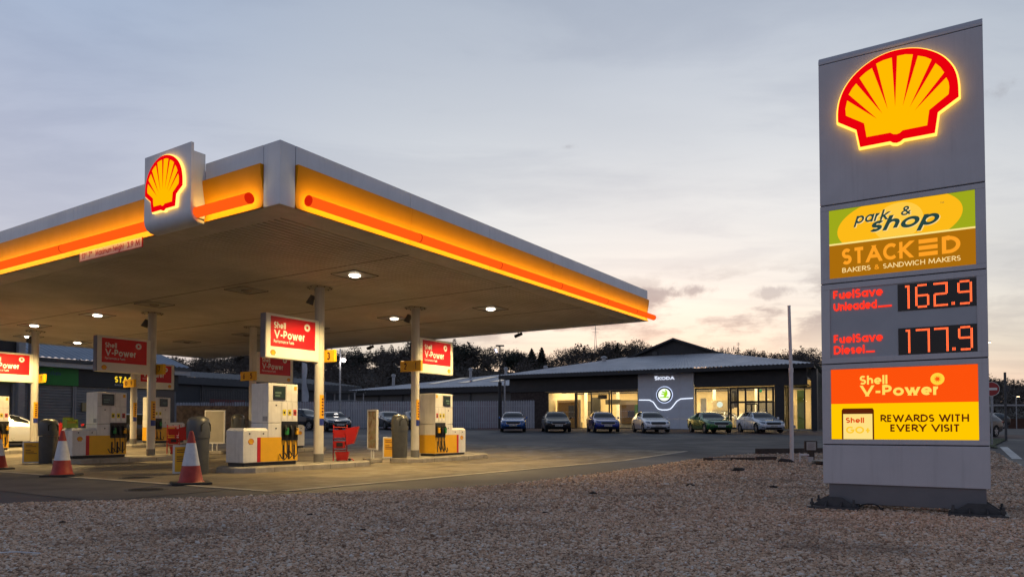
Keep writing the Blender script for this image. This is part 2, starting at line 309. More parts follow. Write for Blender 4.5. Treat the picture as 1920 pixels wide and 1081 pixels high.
# the scallop emblem, outline in units of its own half width
RED_O = [(0.506,4.714),(0.465,4.948),(0.248,5.096),(0.25,5.239),(0.278,5.388),(0.34,5.527),(0.437,5.650),(0.555,5.743),(0.691,5.812),(0.845,5.85),(1.006,5.85),(1.164,5.815),(1.299,5.750),(1.422,5.655),(1.514,5.535),(1.569,5.41),(1.594,5.265),(1.598,5.105),(1.378,4.965),(1.343,4.716),(1.001,4.716),(0.966,4.69),(0.926,4.68),(0.886,4.69),(0.851,4.716)]
YEL_I = [(0.585,4.817),(0.558,5.003),(0.346,5.15),(0.339,5.242),(0.363,5.348),(0.708,5.027),(0.381,5.422),(0.425,5.494),(0.472,5.545),(0.768,5.083),(0.511,5.606),(0.579,5.659),(0.658,5.699),(0.832,5.121),(0.707,5.742),(0.793,5.765),(0.885,5.772),(0.915,5.135),(0.945,5.775),(1.035,5.772),(1.12,5.747),(1.0,5.122),(1.174,5.716),(1.249,5.681),(1.322,5.627),(1.075,5.089),(1.363,5.569),(1.414,5.506),(1.452,5.429),(1.13,5.035),(1.473,5.364),(1.496,5.303),(1.503,5.235),(1.494,5.150),(1.287,5.003),(1.262,4.817),(0.996,4.815),(0.962,4.788),(0.926,4.780),(0.890,4.788),(0.856,4.815)]
def smooth_loop(pts, i0, i1, k=3):
    """round the scalloped top of an outline between indices i0 and i1"""
    out = pts[:i0]
    for i in range(i0, i1):
        p0, p1, p2, p3 = pts[max(i-1, i0)], pts[i], pts[i+1], pts[min(i+2, i1)]
        for j in range(k):
            t = j/k; h = lambda a, b, c, d: 0.5*((2*b)+(-a+c)*t+(2*a-5*b+4*c-d)*t*t+(-a+3*b-3*c+d)*t**3)
            out.append((h(p0[0], p1[0], p2[0], p3[0]), h(p0[1], p1[1], p2[1], p3[1])))
    return out + pts[i1:]
norm = lambda L: [((a-0.924)/0.674, (b-5.265)/0.674) for a, b in L]
PECT_R = norm(smooth_loop(RED_O, 2, 17)); PECT_Y = norm(YEL_I)
def scaled(L, k, kx=0): return [(a*k, b*k) for a, b in L]
def grow(L, d):
    """push an outline outwards by d"""
    n = len(L); A = sum(L[i][0]*L[(i+1) % n][1]-L[(i+1) % n][0]*L[i][1] for i in range(n)); sg = 1 if A > 0 else -1; out = []
    for i in range(n):
        p, q, r = Vector(L[i-1]), Vector(L[i]), Vector(L[(i+1) % n]); e1 = (q-p).normalized(); e2 = (r-q).normalized()
        n1 = Vector((e1.y, -e1.x))*sg; n2 = Vector((e2.y, -e2.x))*sg; m = (n1+n2); m = m/max(0.5, m.length_squared/2) if m.length > 0.2 else n1
        m = m if m.length < 1.6 else m.normalized()*1.6
        out.append((q.x+m.x*d, q.y+m.y*d))
    return out

# ------------------------------------------------------------------ the lie of the land
def gz(y): return min(1.05, max(0.0, (y-24)*0.029))
VV = Vector((0.545, 0.8385)); UU = Vector((-0.8385, 0.545)); CC = Vector((-4.0, 12.33)); CANRZ = math.atan2(VV.y, VV.x)
def W(v, u, z=None, dz=0.0):
    p = CC + VV*v + UU*u
    return (p.x, p.y, (gz(p.y) if z is None else z) + dz)
def Wdeg(d): return CANRZ + R(d)

def sheet(name, poly, m, dz, kind='structure', cuts=()):
    """a ground sheet cut where the slope changes, lying dz above the land"""
    bm = bmesh.new(); vs = [bm.verts.new((a, b, 0)) for a, b in poly]; bm.faces.new(vs)
    for yc in (24.0, 60.2) + tuple(cuts):
        bmesh.ops.bisect_plane(bm, geom=bm.verts[:]+bm.edges[:]+bm.faces[:], plane_co=(0, yc, 0), plane_no=(0, 1, 0))
    bmesh.ops.triangulate(bm, faces=bm.faces[:])
    for v in bm.verts: v.co.z = gz(v.co.y)+dz
    bmesh.ops.recalc_face_normals(bm, faces=bm.faces[:])
    me = bpy.data.meshes.new(name); bm.to_mesh(me); bm.free()
    if me.polygons[0].normal.z < 0: me.flip_normals()
    me.materials.append(m); o = bpy.data.objects.new(name, me); COL.objects.link(o); o['kind'] = kind; return o

def ground_mats():
    def base(name):
        m = bpy.data.materials.new(name); m.use_nodes = True; N = NT(m.node_tree); b = m.node_tree.nodes['Principled BSDF']; tc = N.n('ShaderNodeTexCoord'); return m, N, b, tc.outputs['Object']
    def noise(N, v, s, d=6, r=0.6):
        t = N.n('ShaderNodeTexNoise', ins={'Scale': s, 'Detail': d, 'Roughness': r}); N.l(v, t.inputs['Vector']); return t.outputs['Fac']
    # asphalt
    m, N, b, v = base('asphalt'); big = noise(N, v, 0.16, 7, 0.65); fine = noise(N, v, 60, 3); mid = noise(N, v, 1.3, 6)
    c = N.mix(N.rng(big, 0.35, 0.65, 0, 1), (0.040, 0.042, 0.047), (0.074, 0.073, 0.075)); c = N.mix(N.math('MULTIPLY', N.rng(mid, 0.5, 0.7, 0, 1), 0.35), c, (0.028, 0.028, 0.030)); c = N.mix(N.rng(fine, 0.55, 0.75, 0, 0.5), c, (0.13, 0.13, 0.13))
    N.l(c, b.inputs['Base Color']); N.l(N.rng(big, 0.35, 0.65, 0.62, 0.9), b.inputs['Roughness'])
    bp = N.n('ShaderNodeBump', ins={'Strength': 0.4, 'Distance': 0.01}); N.l(fine, bp.inputs['Height']); N.l(bp.outputs[0], b.inputs['Normal']); MATS['asphalt'] = m
    # concrete slab with joints, in the canopy's own axes
    m, N, b, v = base('forecourt_concrete'); big = noise(N, v, 0.35, 7, 0.65); mid = noise(N, v, 2.2, 6); fine = noise(N, v, 70, 3)
    c = N.mix(N.rng(big, 0.35, 0.65, 0, 1), (0.095, 0.078, 0.052), (0.205, 0.170, 0.115)); c = N.mix(N.rng(mid, 0.55, 0.72, 0, 0.55), c, (0.055, 0.048, 0.038)); c = N.mix(N.rng(fine, 0.5, 0.8, 0, 0.35), c, (0.30, 0.27, 0.21))
    mp = N.n('ShaderNodeMapping'); mp.inputs['Rotation'].default_value = (0, 0, -CANRZ); N.l(v, mp.inputs[0]); mp2 = N.n('ShaderNodeMapping'); mp2.inputs['Scale'].default_value = (0.16, 0.9, 1); N.l(mp.outputs[0], mp2.inputs[0])
    c = N.mix(N.rng(noise(N, mp2.outputs[0], 1.1, 5), 0.5, 0.66, 0, 0.55), c, (0.050, 0.045, 0.037)); c = N.mix(N.rng(noise(N, v, 1.7, 2, 0.4), 0.66, 0.72, 0, 0.7), c, (0.022, 0.020, 0.018))
    br = N.n('ShaderNodeTexBrick', offset=0.0, ins={'Scale': 1.0, 'Mortar Size': 0.012, 'Brick Width': 4.0, 'Row Height': 4.0, 'Color1': (1, 1, 1, 1), 'Color2': (0.90, 0.90, 0.90, 1), 'Mortar': (0.35, 0.33, 0.3, 1)}); N.l(mp.outputs[0], br.inputs['Vector'])
    c = N.mix(1.0, c, br.outputs['Color'], 'MULTIPLY'); N.l(c, b.inputs['Base Color']); N.l(N.rng(mid, 0.4, 0.7, 0.85, 0.55), b.inputs['Roughness'])
    bp = N.n('ShaderNodeBump', ins={'Strength': 0.3, 'Distance': 0.01}); N.l(fine, bp.inputs['Height']); N.l(bp.outputs[0], b.inputs['Normal']); MATS['forecourt'] = m
    # gravel bed (the stones themselves lie on it)
    m, N, b, v = base('gravel_bed')
    vo = N.n('ShaderNodeTexVoronoi', ins={'Scale': 40, 'Randomness': 1}); N.l(v, vo.inputs['Vector'])
    wn = N.n('ShaderNodeTexWhiteNoise'); N.l(vo.outputs['Position'], wn.inputs['Vector']); big = noise(N, v, 0.5, 6, 0.65)
    c = N.ramp(wn.outputs['Value'], [(0, (0.20, 0.13, 0.08)), (0.3, (0.46, 0.305, 0.195)), (0.6, (0.63, 0.44, 0.305)), (0.85, (0.72, 0.55, 0.41)), (1, (0.70, 0.62, 0.53))])
    c = N.mix(N.rng(vo.outputs['Distance'], 0.25, 0.6, 0, 0.75), c, (0.05, 0.04, 0.032)); c = N.mix(N.rng(big, 0.5, 0.68, 0, 0.55), c, (0.12, 0.085, 0.065))
    N.l(c, b.inputs['Base Color']); b.inputs['Roughness'].default_value = 0.9
    bp = N.n('ShaderNodeBump', ins={'Strength': 1.0, 'Distance': 0.03}); bp.invert = True; N.l(vo.outputs['Distance'], bp.inputs['Height']); N.l(bp.outputs[0], b.inputs['Normal']); MATS['gravel_bed'] = m
    # the stones: one colour per stone
    m, N, b, v = base('gravel_stone'); gm = N.n('ShaderNodeNewGeometry')
    c = N.ramp(gm.outputs['Random Per Island'], [(0, (0.20, 0.125, 0.08)), (0.18, (0.44, 0.28, 0.175)), (0.5, (0.63, 0.435, 0.295)), (0.8, (0.74, 0.56, 0.41)), (0.95, (0.70, 0.62, 0.52)), (1, (0.78, 0.73, 0.68))])
    big = noise(N, v, 0.5, 6, 0.65); c = N.mix(N.rng(big, 0.5, 0.68, 0, 0.5), c, (0.13, 0.09, 0.07)); N.l(c, b.inputs['Base Color']); b.inputs['Roughness'].default_value = 0.85; MATS['gravel_stone'] = m
    # block paving
    m, N, b, v = base('block_paving'); br = N.n('ShaderNodeTexBrick', ins={'Scale': 4.5, 'Mortar Size': 0.03, 'Color1': (0.13, 0.055, 0.04, 1), 'Color2': (0.09, 0.05, 0.042, 1), 'Mortar': (0.04, 0.035, 0.03, 1)}); N.l(v, br.inputs['Vector']); N.l(br.outputs['Color'], b.inputs['Base Color']); b.inputs['Roughness'].default_value = 0.8; MATS['paving'] = m
ground_mats()
LAND = mat('rough_land', (0.045, 0.042, 0.028), 0.95, var=0.4, vscale=0.08)
sheet('ground', [(-1500, -60), (1500, -60), (1500, 2500), (-1500, 2500)], LAND, -0.05)
GRAVEL = [(-40, 3.2), (-13.0, 8.55), (-9.5, 9.45), (-7.11, 10.0), (-5.79, 10.45), (-4.2, 11.0), (-2.79, 11.8), (-1.44, 12.3), (-0.4, 13.1), (0.42, 14.14), (1.5, 15.9), (2.43, 17.4), (4.2, 20.7), (6.07, 24.1), (8.0, 26.2), (9.3, 27.3), (11.5, 28.9), (14.5, 29.6), (19.4, 29.2), (18.0, 26.6), (16.6, 24.2), (14.6, 20.8), (12.5, 17.5), (10.9, 13.5), (10.0, 10), (10.5, 3), (12, -12), (-40, -12)]
sheet('asphalt_road', [(-75, -14), (60, -14), (60, 66), (-75, 66)], MATS['asphalt'], 0.0)
sheet('far_road', [(18, 66.0), (60, 66.0), (95, 105), (45, 105)], MATS['asphalt'], 0.02)
def gravel_edge():
    """the gravel bed: 3 cm proud of the asphalt with a ragged edge"""
    pts = []
    n = len(GRAVEL)
    for i in range(n):
        a, b = Vector(GRAVEL[i]), Vector(GRAVEL[(i+1) % n]); k = max(1, int((b-a).length/0.16)) if i < 23 else 1
        for j in range(k):
            p = a.lerp(b, j/k)
            if k > 1: p += Vector((random.uniform(-1, 1), random.uniform(-1, 1)))*0.05
            pts.append((p.x, p.y))
    mb = MB(); return pts
GP = gravel_edge()
gsh = sheet('gravel_ground', GP, MATS['gravel_bed'], 0.03)
GN = np.array(GRAVEL)
def inside(px, py):
    ins = np.zeros(px.shape, bool); n = len(GN)
    for i in range(n):
        x1, y1 = GN[i]; x2, y2 = GN[(i+1) % n]
        c = ((y1 > py) != (y2 > py)) & (px < (x2-x1)*(py-y1)/((y2-y1) if y2 != y1 else 1e-9)+x1); ins ^= c
    return ins
def stones():
    me0 = bmesh.new(); bmesh.ops.create_icosphere(me0, subdivisions=1, radius=1)
    me0.verts.index_update(); bv = np.array([v.co[:] for v in me0.verts]); bf = np.array([[v.index for v in f.verts] for f in me0.faces]); me0.free()
    X = []; Y = []; Sz = []
    for y0, y1, dens, sz in ((4.4, 6.5, 3200, 0.0094), (6.5, 9.0, 1900, 0.0105), (9.0, 12.5, 800, 0.0128), (12.5, 18, 300, 0.0155), (18, 30, 80, 0.021)):
        half = 0.76*y1+0.6; n = int(dens*(y1-y0)*2*half); px = rng.uniform(-half, half, n); py = rng.uniform(y0, y1, n)
        k = (np.abs(px) < 0.76*py+0.5) & inside(px, py); X.append(px[k]); Y.append(py[k]); Sz.append(sz*rng.lognormal(0, 0.33, k.sum()))
    # loose stones strayed over the edge
    for i in range(2, 17):
        a, b = GN[i], GN[i+1]; L = np.linalg.norm(b-a); n = int(L*26); t = rng.uniform(0, 1, n); q = a+(b-a)*t[:, None]; nn = np.array([-(b-a)[1], (b-a)[0]])/L
        q = q + nn*rng.normal(0.0, 0.07, n)[:, None]; X.append(q[:, 0]); Y.append(q[:, 1]); Sz.append(0.013*rng.lognormal(0, 0.3, n))
    X = np.concatenate(X); Y = np.concatenate(Y); Sz = np.concatenate(Sz); n = len(X)
    GZ = np.clip((Y-24)*0.029, 0, 1.05)
    q = rng.normal(size=(n, 4)); q /= np.linalg.norm(q, axis=1)[:, None]; w, x, y, z = q.T
    ax = np.stack([rng.uniform(0.9, 1.5, n), rng.uniform(0.7, 1.1, n), rng.uniform(0.4, 0.75, n)], 1)*Sz[:, None]
    V = bv[None]*ax[:, None, :]*(1+rng.uniform(-0.16, 0.16, (n, len(bv), 1)))
    th = rng.uniform(0, 6.283, n); tilt = rng.normal(0, 0.45, n)
    c, s_ = np.cos(tilt)[:, None], np.sin(tilt)[:, None]; y1 = V[..., 1]*c-V[..., 2]*s_; z1 = V[..., 1]*s_+V[..., 2]*c
    c, s_ = np.cos(th)[:, None], np.sin(th)[:, None]; x2 = V[..., 0]*c-y1*s_; y2 = V[..., 0]*s_+y1*c
    zc = GZ+0.032+Sz*rng.uniform(-0.1, 0.35, n)
    P = np.stack([x2+X[:, None], y2+Y[:, None], z1+zc[:, None]], 2).reshape(-1, 3)
    F = (bf[None]+(np.arange(n)*len(bv))[:, None, None]).reshape(-1, 3)
    me = bpy.data.meshes.new('gravel'); me.vertices.add(len(P)); me.vertices.foreach_set('co', P.astype(np.float32).ravel())
    me.loops.add(F.size); me.loops.foreach_set('vertex_index', F.astype(np.int32).ravel())
    me.polygons.add(len(F)); me.polygons.foreach_set('loop_start', np.arange(0, F.size, 3, dtype=np.int32)); me.polygons.foreach_set('loop_total', np.full(len(F), 3, np.int32)); me.update(calc_edges=True)
    me.materials.append(MATS['gravel_stone']); o = bpy.data.objects.new('gravel', me); COL.objects.link(o); tag(o, 'loose pale gravel stones covering the ground before the forecourt', 'gravel', kind='stuff')
    print('stones', n)
stones()
FC = [W(v, u)[:2] for v, u in ((0, 0), (20, 0), (20, 31.5), (0, 31.5))]
fo = sheet('forecourt', FC, MATS['forecourt'], 0.006)
PALE = mat('pale_concrete_strip', (0.40, 0.36, 0.29), 0.8, var=0.4, vscale=1.5)
def strip(name, pts, w, m, dz):
    a, b = Vector(pts[0][:2]), Vector(pts[1][:2]); n = (b-a).normalized(); n = Vector((-n.y, n.x))*w/2
    return sheet(name, [tuple(a-n), tuple(b-n), tuple(b+n), tuple(a+n)], m, dz)
strip('forecourt_edge_strip', (W(0.05, -0.12), W(20, -0.12)), 0.20, PALE, 0.011)
strip('forecourt_edge_strip', (W(-0.12, 0.0), W(-0.12, 31)), 0.16, PALE, 0.011)
sheet('block_paving', [(-3.5, 56.4), (18.5, 45.6), (34, 37.8), (37, 43), (24, 52.2), (-1, 66)], MATS['paving'], 0.008)
PATCH = mat('old_asphalt_patch', (0.085, 0.078, 0.070), 0.85, var=0.4, vscale=0.8)
sheet('asphalt_patch', [W(-2.6, 0.8)[:2], W(-0.4, 0.9)[:2], W(-0.4, 30)[:2], W(-2.2, 30)[:2]], PATCH, 0.007)
sheet('asphalt_patch', [(5.5, 26.5), (20, 31.5), (18, 41), (2, 40)], mat('worn_asphalt', (0.055, 0.056, 0.060), 0.8, var=0.4, vscale=0.5), 0.005)
ROADPAINT = mat('road_paint', (0.52, 0.52, 0.50), 0.7, var=0.35, vscale=3)
strip('road_marking', ((21.9, 32.2), (17.2, 24.6)), 0.30, ROADPAINT, 0.012)
strip('road_marking', ((30.5, 41.5), (26.2, 36.0)), 0.22, ROADPAINT, 0.012)
sheet('grass_verge', [(20.6, 30.6), (22.2, 33.2), (27.5, 40), (24.0, 41.5)], mat('verge_grass', (0.045, 0.065, 0.015), 0.95, var=0.5, vscale=4, bump=1.0, bscale=60), 0.05)

# ------------------------------------------------------------------ price totem
def totem():
    d = Vector((0.84587, -0.53338)); rz = math.atan2(d.y, d.x)
    T = thing('price_totem', 'tall grey price sign with glowing scallop emblem standing on the gravel', 'sign', (4.13, 9.6, 0.03), rz)
    H = -0.03; D = 0.30; Wd = 1.856
    o = (0, 0, H); ex = (1, 0, 0); ez = (0, 0, 1)
    MB().box(0.012, Wd-0.012, 0.032, D-0.012, 0.36+H, 6.0+H).build('core', BLACK, T)
    def panel(name, z0, z1, holes=()):
        mb = MB(); zs = sorted({z0, z1, *[h[2] for h in holes], *[h[3] for h in holes]})
        if not holes: mb.box(0, Wd, 0, D, z0+H, z1+H, 0.008)
        else:
            x0, x1, a, b = holes[0]
            mb.box(0, Wd, 0, D, z0+H, a+H, 0.004).box(0, Wd, 0, D, b+H, z1+H, 0.004).box(0, x0, 0, D, a+H, b+H, 0.003).box(x1, Wd, 0, D, a+H, b+H, 0.003)
        return mb.build(name, SIGNGREY, T)
    panel('header_panel', 4.043, 5.945)
    shopf = panel('shop_panel', 2.992, 4.029, [(0.108, 1.748, 3.052, 3.962)])
    pricef = panel('price_panel', 1.926, 2.978, [(0.108, 1.748, 1.995, 2.905)])
    fuelf = panel('fuel_panel', 0.866, 1.912, [(0.108, 1.748, 0.928, 1.846)])
    panel('base_panel', 0.345, 0.852)
    MB().box(0.068, 1.812, 0.03, 0.27, 0.088+H, 0.343+H, 0.006).build('plinth', mat('plinth_grey', (0.17, 0.17, 0.185), 0.5, metal=0.3, var=0.1), T)
    cap = MB(); prof = [(0.0, 5.955), (0.0, 5.985), (0.02, 6.03), (0.06, 6.06), (0.24, 6.06), (0.28, 6.03), (0.30, 5.985), (0.30, 5.955)]
    cap.add([(x, y, z+H) for x in (0, Wd) for y, z in prof], [tuple(range(8)), tuple(range(15, 7, -1))]+[(i, i+8, (i+1) % 8+8, (i+1) % 8) for i in range(8)]).build('top_cap', SIGNGREY, T)
    # emblem
    k = 0.674; c0 = (0.924, -0.10, 5.265+H)
    em = MB().poly(scaled(PECT_R, k), c0, ex, ez, 0.03).build('emblem', emat('emblem_red', (0.78, 0.0, 0.004), 1.05), T)
    MB().poly(grow(scaled(PECT_R, k), 0.022), (c0[0], -0.066, c0[2]), ex, ez, 0.05).build('emblem_glow_edge', emat('emblem_edge', (1.0, 0.52, 0.08), 2.0), em)
    MB().poly(scaled(PECT_Y, k), (c0[0], -0.103, c0[2]), ex, ez).build('emblem_shell', emat('emblem_yellow', (1.0, 0.46, 0.0), 1.08), em)
    # shop lightbox
    def layer(name, polys, y, m, parent):
        mb = MB()
        for p in polys: mb.poly([(a, b+H) for a, b in p], (0, y, 0), ex, ez)
        return mb.build(name, m, parent)
    X0, X1 = 0.109, 1.747
    YB = 0.010
    lb = layer('shop_lightbox', [rect(X0, X1, 3.515, 3.961)], YB, emat('lightbox_green', (0.36, 0.42, 0.012), 0.95), T)
    def clip(pts, z0, z1): return [(min(max(a, X0), X1), min(max(b, z0), z1)) for a, b in pts]
    def clipped(cx, cz, rx, rz_, sh, z0, z1, n=60):
        P = []
        for i in range(n):
            t = 2*math.pi*i/n; zz = cz+rz_*math.sin(t); xx = cx+rx*math.cos(t)+sh*(zz-cz)
            P.append((xx, zz))
        out = []                                   # Sutherland-Hodgman against z0 and z1
        for lim, sg in ((z0, 1), (z1, -1)):
            out = []
            for i in range(len(P)):
                a, b = P[i-1], P[i]; ia = (a[1]-lim)*sg >= 0; ib = (b[1]-lim)*sg >= 0
                if ia != ib: t = (lim-a[1])/(b[1]-a[1]); out.append((a[0]+(b[0]-a[0])*t, lim))
                if ib: out.append(b)
            P = out
        return P
    layer('yellow_swoosh', [clipped(0.915, 3.70, 0.70, 0.36, 0.25, 3.516, 3.960)], YB-0.002, emat('lightbox_yellow', (1.0, 0.50, 0.01), 0.98), lb)
    layer('pale_swoosh', [clipped(0.92, 3.70, 0.28, 0.24, 0.1, 3.518, 3.958)], YB-0.003, emat('lightbox_pale', (1.0, 0.60, 0.06), 1.0), lb)
    layer('cream_line', [rect(X0, X1, 3.492, 3.515)], YB, emat('lightbox_cream', (1.0, 0.78, 0.25), 1.0), lb)
    layer('brown_field', [rect(X0, X1, 3.053, 3.492)], YB, emat('lightbox_brown', (0.40, 0.150, 0.004), 1.0), lb)
    yo = (0, YB-0.006, H); glow = emat('letter_cream', (1.0, 0.72, 0.30), 1.0); green = emat('letter_dark_green', (0.022, 0.060, 0.052), 1.0); org = emat('letter_orange', (1.0, 0.36, 0.02), 1.0)
    for dx, dz, m, y in ((0, 0, green, -0.001), (0.010, -0.008, glow, 0.0)):
        mb = MB()
        write(mb, 'park', 0.405+dx, 0.845+dx, 3.742+dz, 0.135, (0, YB-0.006+y, H), ex, ez, 0.018, 0.30)
        write(mb, '&', 0.955+dx, 1.065+dx, 3.765+dz, 0.115, (0, YB-0.006+y, H), ex, ez, 0.014, 0.15)
        write(mb, 'shop', 0.60+dx, 1.375+dx, 3.605+dz, 0.185, (0, YB-0.006+y, H), ex, ez, 0.024, 0.34)
        mb.build('lettering', m, lb)
    mb = MB(); write(mb, 'TM', 1.385, 1.425, 3.85, 0.018, yo, ex, ez).build('lettering', green, lb)
    mb = MB()
    write(mb, 'STACK', 0.262, 1.105, 3.220, 0.212, yo, ex, ez, 0.030); write(mb, 'D', 1.395, 1.590, 3.220, 0.212, yo, ex, ez, 0.030)
    for i in range(3): mb.poly(rect(1.145, 1.350, 3.220+i*0.080, 3.272+i*0.080), yo, ex, ez)
    write(mb, '&', 0.645, 0.70, 3.117, 0.062, yo, ex, ez, 0.01)
    mb.build('lettering', org, lb)
    mb = MB(); write(mb, 'BAKERS', 0.263, 0.60, 3.117, 0.062, yo, ex, ez, 0.01); write(mb, 'SANDWICH MAKERS', 0.745, 1.590, 3.117, 0.062, yo, ex, ez, 0.01); mb.build('lettering', glow, lb)
    # price field
    pf = MB().box(0.109, 1.747, 0.014, 0.03, 1.996+H, 2.904+H).build('price_field', mat('price_field_grey', (0.40, 0.42, 0.46), 0.35, var=0.05), T)
    red = emat('letter_red_glow', (1.0, 0.035, 0.015), 1.25)
    for z, txt, x1, sub, sx0, sx1 in ((2.775, 'FuelSave', 0.735, None, 0, 0), (2.618, 'Unleaded', 0.665, 'E10', 0.68, 0.836), (2.19, 'FuelSave', 0.728, None, 0, 0), (2.045, 'Diesel', 0.515, 'B7', 0.53, 0.634)):
        mb = MB(); write(mb, txt, 0.15, x1, z, 0.110, (0, 0.004, H), ex, ez, 0.026, depth=0.02)
        if sub: mb.poly(rect(sx0, sx1, z+0.006, z+0.026), (0, 0.004, H), ex, ez, 0.01)
        mb.build('lettering', red, pf)
    led = emat('led_orange', (1.0, 0.13, 0.035), 2.4)
    SEG = {'0': 'abcdef', '1': 'bc', '2': 'abged', '6': 'afgedc', '7': 'abc', '9': 'abcdfg'}
    def digit(mb, ch, x, z, w, h, y):
        q = 0.0128; r = 0.0051
        def dot(a, b): mb.poly(rect(a-r*0.72, a+r*0.72, b-r*1.15, b+r*1.15), (0, y, 0), ex, ez)
        nx = int(round(w/q)); nz = int(round(h/q))
        on = set()
        if ch == '1':
            for j in range(nz+1): on |= {(nx//2, j), (nx//2+1, j)}
            on |= {(nx//2-1, nz), (nx//2-2, nz-1), (nx//2-1, nz-1), (nx//2-2, nz)}
        else:
            s = SEG[ch]; hm = nz//2; curved = ch in '69'
            e = 2 if curved else 0
            for j in range(nz+1):
                up = j >= hm+1; end = (j < e or j > nz-e)
                if 'b' in s and up and not (end and ch in '9'): on |= {(nx, j), (nx-1, j)}
                if 'c' in s and not up and not (end and ch in '69'): on |= {(nx, j), (nx-1, j)}
                if 'f' in s and up and not (end and ch in '69'): on |= {(0, j), (1, j)}
                if 'e' in s and not up and not (end and ch in '6'): on |= {(0, j), (1, j)}
            for i in range(e, nx+1-e):
                if 'a' in s: on |= {(i, nz), (i, nz-1)}
                if 'd' in s: on |= {(i, 0), (i, 1)}
            for i in range(1, nx):
                if 'g' in s: on |= {(i, hm), (i, hm+1)}
        for i, j in on: dot(x+i*q, z+j*q)
    for z0, z1, txt in ((2.553, 2.893, '162.9'), (1.994, 2.334, '177.9')):
        ds = MB().box(0.905, 1.744, 0.006, 0.0139, z0+H, z1+H).build('price_display', mat('display_black', (0.006, 0.006, 0.008), 0.25, var=0.0), T)
        mb = MB(); zz = z0+0.03+H
        digit(mb, txt[0], 0.955, zz, 0.13, 0.28, 0.004); digit(mb, txt[1], 1.105, zz, 0.145, 0.28, 0.004); digit(mb, txt[2], 1.303, zz, 0.145, 0.28, 0.004); digit(mb, txt[4], 1.555, zz, 0.145, 0.28, 0.004)
        for i in range(3):
            for j in range(3): mb.poly(rect(1.488+i*0.0128, 1.495+i*0.0128, zz+j*0.0128, zz+j*0.0128+0.009), (0, 0.004, 0), ex, ez)
        mb.build('digit_lights', led, ds)
    # fuel lightbox
    fb = layer('fuel_lightbox', [rect(X0, X1, 1.392, 1.845)], YB, emat('lightbox_red', (1.0, 0.085, 0.004), 0.98), T)
    layer('yellow_field', [rect(X0, X1, 0.929, 1.392)], YB, emat('lightbox_gold', (1.0, 0.56, 0.0), 1.02), fb)
    pale = emat('letter_pale_yellow', (1.0, 0.72, 0.12), 1.0)
    mb = MB(); write(mb, 'Shell', 0.455, 0.775, 1.637, 0.115, yo, ex, ez, 0.030); write(mb, 'V-Power', 0.453, 1.33, 1.484, 0.14, yo, ex, ez, 0.032)
    mb.build('lettering', pale, fb)
    sun = MB().poly(disc(1.325, 1.68, 0.075, 32), yo, ex, ez).build('sun_emblem', emat('sun_pale', (1.0, 0.66, 0.05), 1.0), fb)
    st = [( (0.047 if i % 2 == 0 else 0.018)*math.cos(i*math.pi/10+0.1), (0.047 if i % 2 == 0 else 0.018)*math.sin(i*math.pi/10+0.1)) for i in range(20)]
    MB().poly([(a+1.325, b+1.68) for a, b in st], (0, YB-0.008, H), ex, ez).build('sun_star', emat('lightbox_red', (1.0, 0.1, 0.006), 0.98), sun)
    maroon = emat('letter_maroon', (0.10, 0.016, 0.003), 1.0)
    mb = MB(); write(mb, 'REWARDS WITH', 0.69, 1.648, 1.152, 0.092, yo, ex, ez, 0.026); write(mb, 'EVERY VISIT', 0.800, 1.545, 1.030, 0.092, yo, ex, ez, 0.026); mb.build('lettering', maroon, fb)
    ph = MB().poly([(0.235, 0.93), (0.615, 0.93), (0.615, 1.305), (0.60, 1.33), (0.25, 1.33), (0.235, 1.305)], yo, ex, ez).build('phone_picture', maroon, fb)
    MB().poly(rect(0.253, 0.597, 0.931, 1.258), (0, YB-0.008, H), ex, ez).build('phone_screen', emat('phone_cream', (1.0, 0.74, 0.22), 1.0), ph)
    mb = MB(); write(mb, 'Shell', 0.285, 0.50, 1.142, 0.070, (0, YB-0.010, H), ex, ez, 0.03); mb.build('lettering', emat('letter_orange_red', (0.75, 0.06, 0.004), 1.0), ph)
    mb = MB(); write(mb, 'GO+', 0.285, 0.565, 1.005, 0.090, (0, YB-0.010, H), ex, ez, 0.03); mb.build('lettering', emat('letter_gold', (1.0, 0.58, 0.03), 1.0), ph)
    # feet: base plate, post stub, gussets and holding-down bolts
    for cx in (0.14, 1.72):
        mb = MB(); mb.box(cx-0.30, cx+0.30, -0.26, 0.36, -0.01, 0.03); mb.box(cx-0.09, cx+0.09, 0.04, 0.24, 0.05, 0.089+H)
        for y in (-0.12, 0.24):
            mb.add([(cx-0.27, y, 0.03), (cx+0.27, y, 0.03), (cx+0.10, y, 0.15), (cx-0.10, y, 0.15), (cx-0.27, y+0.015, 0.03), (cx+0.27, y+0.015, 0.03), (cx+0.10, y+0.015, 0.15), (cx-0.10, y+0.015, 0.15)], [(0,1,2,3), (7,6,5,4), (0,4,5,1), (1,5,6,2), (2,6,7,3), (3,7,4,0)])
        for x in (-0.09, 0.09): mb.add([(cx+x, -0.24, 0.03), (cx+x, 0.02, 0.03), (cx+x, 0.02, 0.12), (cx+x, -0.10, 0.11), (cx+x+0.014, -0.24, 0.03), (cx+x+0.014, 0.02, 0.03), (cx+x+0.014, 0.02, 0.12), (cx+x+0.014, -0.10, 0.11)], [(0,1,2,3), (7,6,5,4), (0,4,5,1), (1,5,6,2), (2,6,7,3), (3,7,4,0)])
        f = mb.build('foot', DARKSTEEL, T)
        for x in (-0.25, 0.25):
            for y in (-0.20, 0.31): MB().tube([(cx+x, y, 0.03), (cx+x, y, 0.13)], 0.014, 8).tube([(cx+x, y, 0.05), (cx+x, y, 0.085)], 0.028, 6).build('bolt', DARKSTEEL, f)
